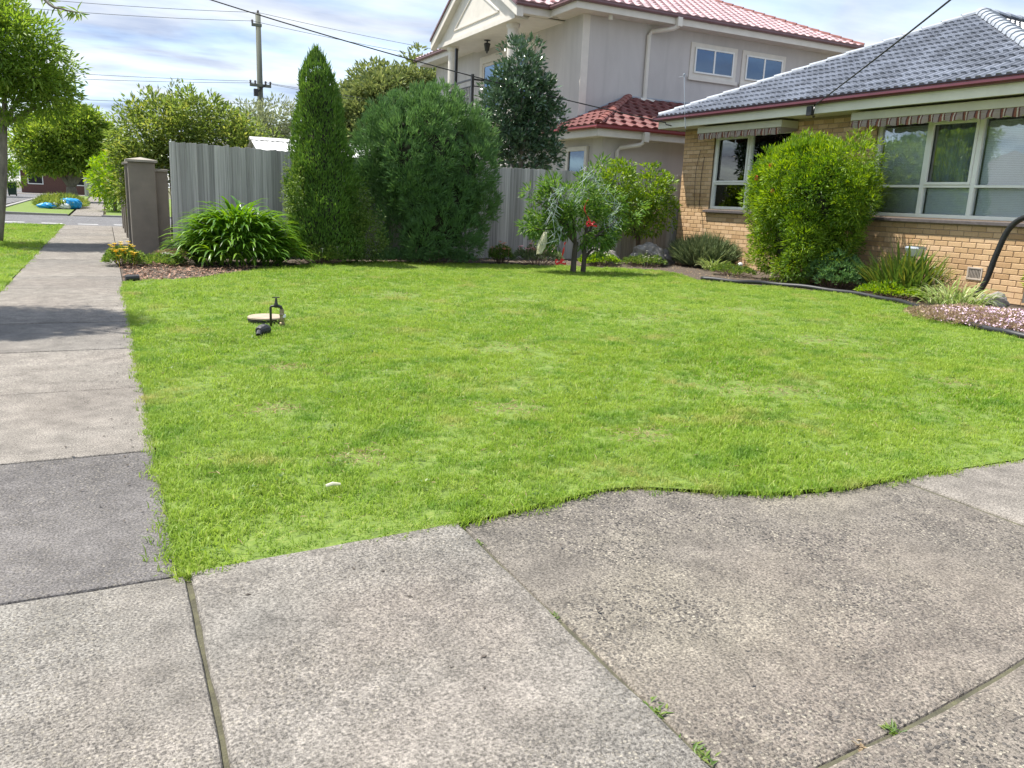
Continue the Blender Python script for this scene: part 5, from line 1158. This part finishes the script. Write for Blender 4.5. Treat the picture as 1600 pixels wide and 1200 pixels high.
# rocks
def rock(c, r, label, s=(1, 1, .7), seed=0):
    bm = bmesh.new(); bmesh.ops.create_icosphere(bm, subdivisions=4, radius=1); rr = random.Random(seed); ph = [rr.uniform(0, 6) for _ in range(6)]
    for v in bm.verts:
        q = v.co; k = 1 + .16 * math.sin(q.x * 3 + ph[0]) * math.sin(q.y * 4 + ph[1]) + .10 * math.sin(q.z * 7 + ph[2] + q.x * 5) + .05 * math.sin(q.y * 13 + ph[3]) * math.sin(q.x * 11 + ph[4])
        v.co = Vector((q.x * s[0], q.y * s[1], q.z * s[2])) * k * r
    me = bpy.data.meshes.new('rock'); bm.to_mesh(me); bm.free(); o = link('rock', me, 'rock', None, c); tag(o, label, 'rock', 'garden rocks'); return o
rock((9.25, 14.2, .12), .32, 'flat grey rock just right of the fruit tree trunk', (1.2, .8, .65), 1)
rock((10.35, 14.1, .16), .36, 'larger rough grey rock below the citrus tree', (1.15, .8, .75), 2)
rock((11.0, 14.3, .1), .25, 'small grey rock between the big rock and the lavender', (1, .8, .8), 3)
rock((0.85, 14.1, .05), .16, 'half-buried grey rock in the wood chip bed', (1.2, .8, .6), 4)
rock((11.15, 6.95, .08), .2, 'pale rounded rock beside the foot of the hanging hose', (1.2, .9, .7), 5)
lg = tag(MB().tube([(0.17, 11.33, .03), (0.33, 11.36, .035)], .045, 10).build('edging_log', 'black_poly'), 'short dark pipe end at the corner where bed meets path', 'edging')

# black edging pipe and hanging hose
PIPE = [(9.15, 10.87), (9.47, 10.36), (9.88, 10.03), (10.14, 9.43), (10.23, 8.73), (10.15, 7.96), (9.93, 7.37), (9.46, 6.64), (8.95, 5.94), (8.71, 5.39), (8.63, 4.99), (8.75, 4.4), (9.2, 3.8)]
tag(MB().tube([(p.x, p.y, .035 + .006 * math.sin(i * .6)) for i, p in enumerate(bez([(a, b, 0) for a, b in PIPE], 8))], .036, 10).build('edging_pipe', 'black_poly', None, True), 'long black plastic pipe lying along the lawn edge', 'pipe')
tag(MB().tube(bez([(11.3, 6.2, 1.0), (11.55, 6.75, 1.27), (11.7, 7.08, 1.27), (11.72, 7.28, 1.10), (11.72, 7.40, .72), (11.72, 7.48, .34), (11.7, 7.60, .10), (11.68, 7.75, .04), (11.6, 8.0, .03)], 8), .042, 10).build('hose', 'black_poly', None, True), 'thick black hose arching down the brick wall beside the vent', 'hose')
# small solar stake light
ss = empty('stake_light', (11.0, 11.95, 0), 'small white-capped solar stake light at the foot of the bottlebrush', 'lamp')
part('stake', 'black_metal', ss, lambda m: m.tube([(11.0, 11.95, -.02), (11.0, 11.95, .16)], .014, 8)); part('cap', 'white_plastic', ss, lambda m: m.lathe([(.045, .16), (.05, .19), (.03, .22), (.0, .225)], (11.0, 11.95, 0), 12))

# garden tap and pit
pit = empty('pit_cover', (1.29, 7.68, 0), 'pale stone pit lid raised on a dark rim in the lawn', 'pit cover')
part('rim', 'black_poly', pit, lambda m: m.lathe([(.165, -.02), (.17, .022), (.155, .026)], (1.29, 7.68, 0), 24)); part('lid', 'pit_lid_stone', pit, lambda m: m.lathe([(.155, .027), (.168, .032), (.166, .044), (.155, .049)], (1.29, 7.68, 0), 28))
tp = empty('garden_tap', (1.30, 7.4, 0), 'dark garden tap on a bent standpipe beside the stone pit lid', 'tap')
part('standpipe', 'tap_dark', tp, lambda m: m.tube([(1.285, 7.40, -.02), (1.285, 7.40, .165), (1.292, 7.40, .178), (1.36, 7.395, .18)], .011, 8), True)
part('tap_body', 'tap_dark', tp, lambda m: (m.lathe([(.017, .165), (.020, .19), (.012, .215), (.008, .25)], (1.335, 7.397, 0), 10), m.tube([(1.345, 7.395, .18), (1.372, 7.39, .172), (1.382, 7.388, .15)], [.014, .015, .014], 8)))
part('handle', 'tap_dark', tp, lambda m: (m.tube([(1.302, 7.397, .258), (1.368, 7.397, .258)], .005, 6), m.tube([(1.335, 7.364, .258), (1.335, 7.43, .258)], .005, 6)))
part('spout_fitting', 'brass', tp, lambda m: m.lathe([(.017, .15), (.021, .125), (.018, .12), (.024, .10), (.020, .085), (.022, .06), (.019, .03), (.024, .025), (.024, 0)], (1.383, 7.388, 0), 12))
part('collar', 'white_plastic', tp, lambda m: m.lathe([(.012, .105), (.028, .10), (.028, .075), (.012, .07)], (1.392, 7.395, 0), 12))
hc = empty('hose_fitting', (1.12, 6.9, 0), 'black ribbed hose fitting lying on the grass by the tap', 'fitting')
part('body', 'black_poly', hc, lambda m: m.tube([(1.085 + .012 * i, 6.84 + .014 * i, .045) for i in range(9)], [.03 + .018 * math.sin(math.pi * i / 8) + (.006 if i % 2 else 0) for i in range(9)], 12))
part('inlet', 'black_poly', hc, lambda m: (m.tube([(1.09, 6.83, .045), (1.075, 6.79, .02)], .022, 10), m.tube([(1.17, 6.94, .045), (1.19, 6.97, .03)], .024, 10)))
sf = tag(MB().tube([(0.73, 3.05, .04), (0.76, 3.055, .044), (0.79, 3.05, .04)], [.006, .008, .005], 6).build('wood_scrap', 'cloth_cream'), 'pale scrap of wood lying on the near lawn', 'scrap')
n = 2600; Pq = np.column_stack([rng.uniform(.2, 9, n), rng.uniform(2.6, 13, n), np.zeros(n)]); Pq = Pq[inside(Pq, LAWN)]
Qs = [np.column_stack([rng.normal(x0, r0 * .6, 110), rng.normal(y0, r0 * .5, 110), np.zeros(110)]) for x0, y0, r0 in BARE]; Pq = np.concatenate([Pq] + Qs); Pq = Pq[inside(Pq, LAWN)]; Pq[:, 2] = lawn_z(Pq[:, 0], Pq[:, 1]) + rng.uniform(.003, .02, len(Pq))
gc = put('grass_clippings', leaf_mesh('grass_clippings', Pq, rng.normal(size=(len(Pq), 3)) * np.array([1, 1, .25]), rng.uniform(.02, .06, len(Pq)), rng.uniform(.002, .005, len(Pq)), .7, .1), 'leaf_dry', None); tag(gc, 'dry straw clippings strewn over the mown lawn', 'clippings', None, 'stuff')
n = 260; cw = np.column_stack([rng.uniform(.2, 7, n), rng.uniform(2.6, 8, n), np.zeros(n)]); cw = cw[inside(cw, LAWN)]; cw[:, 2] = .008; O = np.tile([0, 0, 1.0], (len(cw), 1)); C, D = clump_leaves(cw, O, 14, .045, 1.2, .1); C[:, 2] = np.clip(C[:, 2], .006, .03)
cv = put('lawn_clover', leaf_mesh('lawn_clover', C, D * np.array([1, 1, .4]), rng.uniform(.012, .024, len(C)), rng.uniform(.010, .016, len(C)), .9, .1), 'leaf_weed', None); tag(cv, 'patches of low clover and broadleaf weeds in the lawn', 'clover', None, 'stuff')
# small debris on the concrete
n = 90; Pq = np.column_stack([rng.uniform(-1.0, .13, n), rng.uniform(3, 11, n), np.full(n, .006)]); Pq[:, 0] = .12 - np.abs(rng.normal(0, .22, n)); Pq2 = np.column_stack([rng.uniform(.2, 3.2, 26), rng.uniform(1.2, 2.4, 26), np.full(26, .006)]); Pq = np.concatenate([Pq, Pq2])
db = put('path_debris', leaf_mesh('path_debris', Pq, rng.normal(size=(len(Pq), 3)) * np.array([1, 1, .1]), rng.uniform(.012, .03, len(Pq)), rng.uniform(.006, .013, len(Pq)), .9, .1), 'bark_dark', None); tag(db, 'dark leaf crumbs and twigs scattered on the concrete', 'debris', None, 'stuff')

# ------------------------------------------------------------------ trees and background
def tree(name, base, blobs, nclump, k, rc, ln, wd, mat, label, bark='bark_grey', fork=None, tr=.1, group=None, shell=.75, upb=.2, up=.4, limbs=True, leaf_up=.4):
    t = plant(name, base, label, 'tree', group); P, O = blob_pts(blobs, nclump, shell, .25); C, D = clump_leaves(P, O, k, rc, .9, upb)
    put('crown', leaf_mesh('crown', C, D, rng.uniform(*ln, len(C)), rng.uniform(*wd, len(C)), leaf_up, .2, np.clip(np.repeat(rng.random(nclump), k) * .5 + rng.random(len(C)) * .5, 0, .99)), mat, t)
    fork = fork or (base[0], base[1], base[2] + 1.6)
    def go(m):
        m.tube(bez([base, ((base[0] + fork[0]) / 2 + .03, (base[1] + fork[1]) / 2, (base[2] + fork[2]) / 2), fork], 6), [tr * (1 - .35 * i / 12) for i in range(13)], 10)
        for b in blobs: limb(m, fork, b[:3], tr * .5, .015, .12)
    part('trunk', bark, t, go, True); return t
tree('street_tree', (-1.95, 18.6, -.02), [(-1.55, 18.6, 3.6, .85, 1.1, .75), (-1.05, 18.5, 3.15, .58, .8, .55), (-2.3, 18.7, 3.6, .75, .9, .8), (-2.15, 18.6, 4.35, .75, .8, .6), (-.8, 18.6, 2.75, .34, .5, .35), (-1.6, 18.4, 2.6, .35, .5, .3)],
     900, 30, .24, (.08, .15), (.026, .04), 'leaf_street', 'leafy street tree with thin leaning trunk on the verge at frame edge', fork=(-1.65, 18.6, 2.2), tr=.11)
# near street tree: its crown hangs above and beside the picture, one twig dips into view and its shade falls on the path
nt2 = tree('street_tree', (-3.0, 9.0, -.02), [(-2.5, 9.5, 4.3, 1.0, .65, .6), (-2.05, 9.4, 4.1, .5, .5, .4), (-3.3, 9.7, 4.6, 1.1, .8, .8), (-2.5, 9.0, 4.0, .5, .4, .4)], 900, 28, .24, (.08, .14), (.026, .036), 'leaf_street', 'street tree dipping one leafy twig into the top left of the picture', fork=(-2.8, 9.0, 2.4), tr=.12)
part('twig', 'bark_grey', nt2, lambda m: m.tube(bez([(-2.0, 9.2, 4.1), (-.7, 7.9, 3.1), (-.33, 7.6, 2.58), (-.20, 7.5, 2.50), (-.08, 7.45, 2.48)], 5), [.02 - .017 * i / 20 for i in range(21)], 6))
tw = np.array([(-.34, 7.6, 2.6), (-.30, 7.58, 2.56), (-.24, 7.53, 2.52), (-.17, 7.5, 2.5), (-.12, 7.47, 2.49), (-.08, 7.45, 2.48), (-.10, 7.46, 2.485)]); tw = np.repeat(tw, 5, 0); D = np.column_stack([rng.normal(.2, .8, len(tw)), rng.normal(0, .5, len(tw)), rng.normal(-.35, .6, len(tw))])
put('twig_leaves', leaf_mesh('twig_leaves', tw, D, rng.uniform(.07, .12, len(tw)), .017, .3, .2), 'leaf_street', nt2)
tree('paperbark_tree', (-1.9, 60, -.02), [(-1.8, 60, 4.2, 2.2, 2, 1.3), (-3.4, 60, 3.6, 1.6, 1.6, 1.3), (.2, 60, 3.4, 1.5, 1.5, 1.35), (-1.2, 59.6, 2.9, 2.0, 1.6, .9), (-3.2, 59.7, 2.5, 1.1, 1.2, .7), (-1.2, 60, 5.0, 1.4, 1.4, .75)], 1300, 26, .42, (.18, .34), (.08, .13), 'leaf_street', 'broad multi-stemmed street tree on the far corner behind the blue bags', fork=(-1.9, 60, .9), tr=.42).name
hd = tree('hedge_shrub', (.4, 42, -.02), [(.55, 42, 1.2, .9, 1.6, 1.2), (.15, 41, 1.5, .7, 1.2, .9), (.75, 42, 2.1, .7, 1.3, .75)], 420, 18, .26, (.12, .2), (.05, .08), 'leaf_lime', 'bright green hedge shrub past the last pillar across the road', tr=.08)
tree('garden_tree', (-6.9, 70, -.02), [(-6.9, 70, 2.6, 1.5, 1.5, 1.3), (-6.2, 70, 1.6, 1.0, 1, .7), (-7.6, 70, 3.6, 1.2, 1.2, 1.0)], 220, 22, .4, (.16, .3), (.06, .1), 'leaf_lime', 'bright yellow-green tree beyond the road behind the near trunk', tr=.12)
tree('yard_shrub', (1.4, 20.5, 0), [(.95, 20.5, 2.2, .7, .7, .8), (1.6, 20.3, 2.35, .8, .7, .75), (2.4, 20.4, 2.2, .8, .7, .7), (3.1, 20.4, 2.1, .7, .7, .6), (2.0, 20.6, 2.8, .6, .6, .5), (.7, 20.5, 1.5, .5, .6, .6)], 620, 22, .26, (.09, .15), (.04, .06), 'leaf_gold', 'yellow-green leafy shrub rising above the left end of the fence', tr=.07)
for k, (x, z) in enumerate(((1.35, 3.35), (1.75, 3.1), (2.35, 3.25), (.75, 2.75), (2.9, 2.95))):
    pass
tree('yard_tree', (1.5, 21.3, 0), [(1.45, 21.3, 2.9, .35, .35, .6), (2.0, 21.3, 2.8, .3, .3, .55), (2.6, 21.3, 2.8, .35, .35, .5), (.9, 21.3, 2.55, .35, .4, .5)], 110, 14, .2, (.09, .15), (.03, .045), 'leaf_olive', 'sparse tall twiggy tree behind the yellow-green shrub', tr=.05)
tree('olive_tree', (5.6, 33, 0), [(5.3, 33, 3.4, .9, .9, .8), (6.2, 33, 3.6, .9, .9, .9), (6.9, 33, 3.2, .7, .8, .6), (5.7, 33, 2.6, 1.1, 1, .8)], 420, 18, .4, (.12, .2), (.04, .06), 'leaf_olive', 'pale olive-leaved tree at the foot of the power pole', tr=.1)
bt = [(13.2, 40, 4.6, 3.2, 2.6, 2.4), (11.6, 39.4, 3.9, 1.9, 2, 1.8), (14.6, 39.6, 5.3, 2.6, 2, 2.1), (12.8, 38.6, 5.2, 1.7, 1.5, 1.4), (11.0, 39, 2.6, 1.5, 1.6, 1.4), (15.5, 39.5, 3.5, 2.5, 2, 2)]
tree('rounded_tree', (13.2, 40, 0), bt, 1900, 26, .45, (.18, .34), (.09, .15), 'leaf_gum', 'big rounded olive-green tree far behind the round conifer', tr=.3, shell=.3)
core('inner_twigs', bt, bpy.data.objects['rounded_tree'], f=.72)

# shed roof behind the fence
sh = empty('garden_shed', (4.4, 18.6, 0), 'pale corrugated garden shed roof showing above the fence', 'shed')
def corr(m, x0, x1, y0, z0, y1, z1, n):
    V = []
    for i in range(n * 2 + 1):
        x = x0 + (x1 - x0) * i / (2 * n); d = .012 if i % 2 else 0; V += [(x, y0, z0 + d), (x, y1, z1 + d)]
    m.add(V, [(2 * i, 2 * i + 2, 2 * i + 3, 2 * i + 1) for i in range(2 * n)])
part('roof', 'shed_steel', sh, lambda m: (corr(m, 2.9, 5.8, 17.7, 1.98, 18.6, 2.28, 26), corr(m, 2.9, 5.8, 18.6, 2.28, 19.5, 1.98, 26)))
part('wall', 'shed_steel', sh, lambda m: (m.prism([(17.8, -.05), (19.4, -.05), (19.4, 1.98), (18.6, 2.25), (17.8, 1.98)], 'x', 3.0, 5.7)))
part('ridge_cap', 'shed_steel', sh, lambda m: m.prism([(18.48, 2.262), (18.6, 2.305), (18.72, 2.262), (18.6, 2.33)], 'x', 2.88, 5.82))
# far houses
fh = empty('far_house', (-3, 100, 0), 'dark brown brick house with grey tiled roof at the end of the street', 'house')
part('wall', 'brown_brick', fh, lambda m: m.box(-7.6, 3.5, 98, 106, -.05, 2.35))
part('roof', 'far_roof', fh, lambda m: m.add([(-8.2, 97.4, 2.35), (4.1, 97.4, 2.35), (4.1, 106.6, 2.35), (-8.2, 106.6, 2.35), (-3.6, 102, 4.9), (.5, 102, 4.9)], [(0, 1, 5, 4), (1, 2, 5), (2, 3, 4, 5), (3, 0, 4), (3, 2, 1, 0)]))
part('fascia', 'cream_paint', fh, lambda m: m.box(-8.2, 4.1, 97.37, 97.4, 2.2, 2.37))
for x0, x1 in ((-7.0, -5.6), (-3.2, -1.6)):
    wdw = part('window', 'window_white', fh, lambda m: (m.box(x0, x1, 97.95, 97.998, .85, .95), m.box(x0, x0 + .08, 97.95, 97.998, .95, 2.0), m.box(x1 - .08, x1, 97.95, 97.998, .95, 2.0), m.box(x0 + .08, x1 - .08, 97.95, 97.998, 1.92, 2.0)))
    part('pane', 'dark_void', wdw, lambda m: m.box(x0 + .08, x1 - .08, 97.97, 97.996, .95, 1.92))
fh2 = empty('far_house', (8, 62, 0), 'grey tiled roof of a distant house seen between fence and cypress', 'house')
part('wall', 'brown_brick', fh2, lambda m: m.box(4, 16, 46, 54, -.05, 2.6))
part('roof', 'far_roof', fh2, lambda m: m.add([(3.4, 45.4, 2.6), (16.6, 45.4, 2.6), (16.6, 54.6, 2.6), (3.4, 54.6, 2.6), (8, 50, 4.9), (12, 50, 4.9)], [(0, 1, 5, 4), (1, 2, 5), (2, 3, 4, 5), (3, 0, 4), (3, 2, 1, 0)]))
gf = empty('timber_gate', (-.2, 84, 0), 'grey timber fence across the far end of the footpath', 'fence')
for i in range(30): box('board', 'paling_wood', gf, -1.6 + i * .2, -1.42 + i * .2, 83.98, 84.0, 0, 1.7, .003)
box('rail', 'paling_wood', gf, -1.6, 4.4, 84.005, 84.06, 1.4, 1.5)
# bins and letterboxes too far to tell apart in detail
for k, (x, y, lab) in enumerate(((-.6, 75, 'dark green wheelie bin at the far end of the footpath'), (-6.2, 72, 'dark bin by the road beneath the bright garden tree'))):
    b = empty('wheelie_bin', (x, y, 0), lab, 'bin', 'far wheelie bins')
    part('body', 'bin_green', b, lambda m: m.prism([(x - .25, .1), (x + .25, .1), (x + .3, .95), (x - .3, .95)], 'y', y - .3, y + .3)); part('lid', 'bin_green', b, lambda m: m.cbox(x - .33, x + .33, y - .38, y + .33, .952, 1.03, .02))
    for s in (-1, 1): part('wheel', 'black_metal', b, lambda m: m.tube([(x + s * .2, y + .25, .1), (x + s * .27, y + .25, .1)], .1, 10))
# rubbish bags on the far corner
def rubbish(c, r, mat, label, seed, s=(1.2, .9, .7)):
    bm = bmesh.new(); bmesh.ops.create_icosphere(bm, subdivisions=4, radius=1); rr = random.Random(seed); ph = [rr.uniform(0, 6) for _ in range(8)]
    for v in bm.verts:
        q = v.co; k = 1 + .2 * math.sin(q.x * 2.5 + ph[0]) * math.cos(q.y * 3 + ph[1]) + .09 * math.sin(q.x * 8 + ph[2] + q.z * 5) * math.sin(q.y * 7 + ph[3]) + .05 * abs(math.sin(q.z * 9 + q.x * 6 + ph[4]))
        v.co = Vector((q.x * s[0], q.y * s[1], max(q.z, -.6) * s[2])) * k * r
    me = bpy.data.meshes.new('rubbish_bag'); bm.to_mesh(me); bm.free(); tag(link('rubbish_bag', me, mat, None, c), label, 'bag', 'dumped bags on the far corner')
rubbish((-2.35, 42.6, .1), .26, 'blue_plastic', 'flattish blue plastic bag at the road end of the dumped pile', 1, (1.5, .8, .55))
rubbish((-1.95, 42.8, .12), .3, 'white_plastic', 'white bag between the two blue bags on the corner', 2, (1.3, .8, .6))
rubbish((-1.45, 43.0, .2), .34, 'blue_plastic', 'bulky blue plastic bag at the path end of the pile', 3, (1.2, .9, .9))
rubbish((-1.72, 42.7, .1), .22, 'white_plastic', 'small white bag squeezed against the bulky blue bag', 5, (1.3, .8, .6))
fg = mound('roadside_grass', (-1.9, 46), 1.0, 3.5, .35, 700, 'leaf_gold', 'long seeding grass behind the dumped bags', 'grass', ln=(.2, .4), wd=(.03, .05), up=.1); fg['kind'] = 'stuff'
# power poles and wires
def pole(loc, h, label):
    x, y = loc; o = empty('power_pole', (x, y, 0), label, 'pole', 'timber power poles')
    part('post', 'pole_wood', o, lambda m: m.tube([(x, y, -.05), (x, y, h)], [.15, .11], 12), True)
    part('crossarm', 'pole_wood', o, lambda m: m.cbox(x - .45, x + .45, y - .2, y - .1, h - 3.0, h - 2.88, .01)); part('crossarm', 'pole_wood', o, lambda m: m.cbox(x - .3, x + .12, y - .19, y - .09, h - .55, h - .43, .01))
    for dx, dz in ((-.42, -2.88), (-.22, -2.88), (.22, -2.88), (.42, -2.88), (-.27, -.43), (0, .0)): part('insulator', 'sill_tile', o, lambda m: m.lathe([(.03, 0), (.05, .03), (.03, .06), (.055, .09), (.03, .14)], (x + dx, y - (.15 if dz < 0 else 0), h + dz), 8))
    part('bracket', 'black_metal', o, lambda m: (m.cbox(x - .3, x - .12, y - .3, y - .12, h - 3.4, h - 3.1, .01), m.tube([(x - .12, y - .2, h - 3.2), (x + .2, y - .2, h - 2.9)], .03, 6)))
    return o
pole((6.4, 38.0), 8.6, 'tall grey-green timber power pole left of the cypress')
pole((-4.6, 20.9), 7.2, 'street power pole beside the verge carrying the service cables')
def wire(a, b, sag, r, label):
    a = Vector(a); b = Vector(b); pts = [a.lerp(b, i / 24) - Vector((0, 0, sag * 4 * (i / 24) * (1 - i / 24))) for i in range(25)]
    tag(MB().tube(pts, r, 5, cap=False).build('overhead_wire', 'far_wire' if r < .0165 and a.y > 30 else 'cable', None, True), label, 'wire', 'overhead wires')
wire((-18, 38.1, 8.3), (6.4, 38.0, 8.65), .55, .010, 'topmost thin wire running left from the pole top'); wire((-18, 37.8, 7.9), (6.13, 37.85, 8.25), .55, .010, 'second thin wire running left from just under the pole top')
wire((6.4, 38.0, 8.65), (36, 38.0, 8.4), .6, .010, 'topmost thin wire running right from the pole top behind the cypress'); wire((6.13, 37.85, 8.25), (36, 37.8, 8.0), .6, .010, 'second thin wire running right from the pole top behind the cypress')
wire((-18, 38.0, 5.6), (5.9, 37.85, 5.8), .4, .009, 'upper of the low wires left of the pole crossarm'); wire((-18, 38.0, 5.2), (6.15, 37.85, 5.75), .45, .009, 'middle of the low wires left of the pole crossarm'); wire((-18, 38.0, 4.6), (6.2, 37.9, 4.9), .45, .009, 'lowest thin wire left of the pole')
wire((6.65, 37.85, 5.8), (34, 37.9, 5.6), .4, .009, 'upper low wire leaving the crossarm towards the cypress'); wire((6.9, 37.85, 5.75), (34, 37.9, 5.3), .5, .009, 'lower low wire leaving the crossarm towards the cypress')
wire((-4.6, 20.8, 6.9), (11.37, 15.2, 3.06), .35, .013, 'dark service cable sagging across to the corner of the brick house')
wire((11.47, 11.0, 3.1), (-4.4, -11.8, 5.4), .26, .011, 'dark service cable rising from the brick house fascia')
# across the street, seen only as reflections in the windows
oh = empty('opposite_house', (-20, 27, 0), 'house across the street mirrored in the large window panes', 'house')
part('wall', 'trim_beige', oh, lambda m: m.box(-26, -19, 19, 33, -.05, 3.0)); part('roof', 'far_roof', oh, lambda m: m.add([(-18.4, 18.4, 3), (-18.4, 33.6, 3), (-26.6, 33.6, 3), (-26.6, 18.4, 3), (-22.5, 22.5, 5.2), (-22.5, 29.5, 5.2)], [(0, 1, 5, 4), (1, 2, 5), (2, 3, 4, 5), (3, 0, 4), (3, 2, 1, 0)]))
tree('opposite_tree', (-14, 33, 0), [(-14, 33, 3.2, 2, 2, 1.5), (-13.5, 34.5, 2.6, 1.6, 1.6, 1.3), (-14.5, 31, 2.6, 1.4, 1.6, 1.2)], 240, 18, .4, (.18, .3), (.06, .1), 'leaf_street', 'dark tree across the street mirrored in the middle window pane', tr=.15)
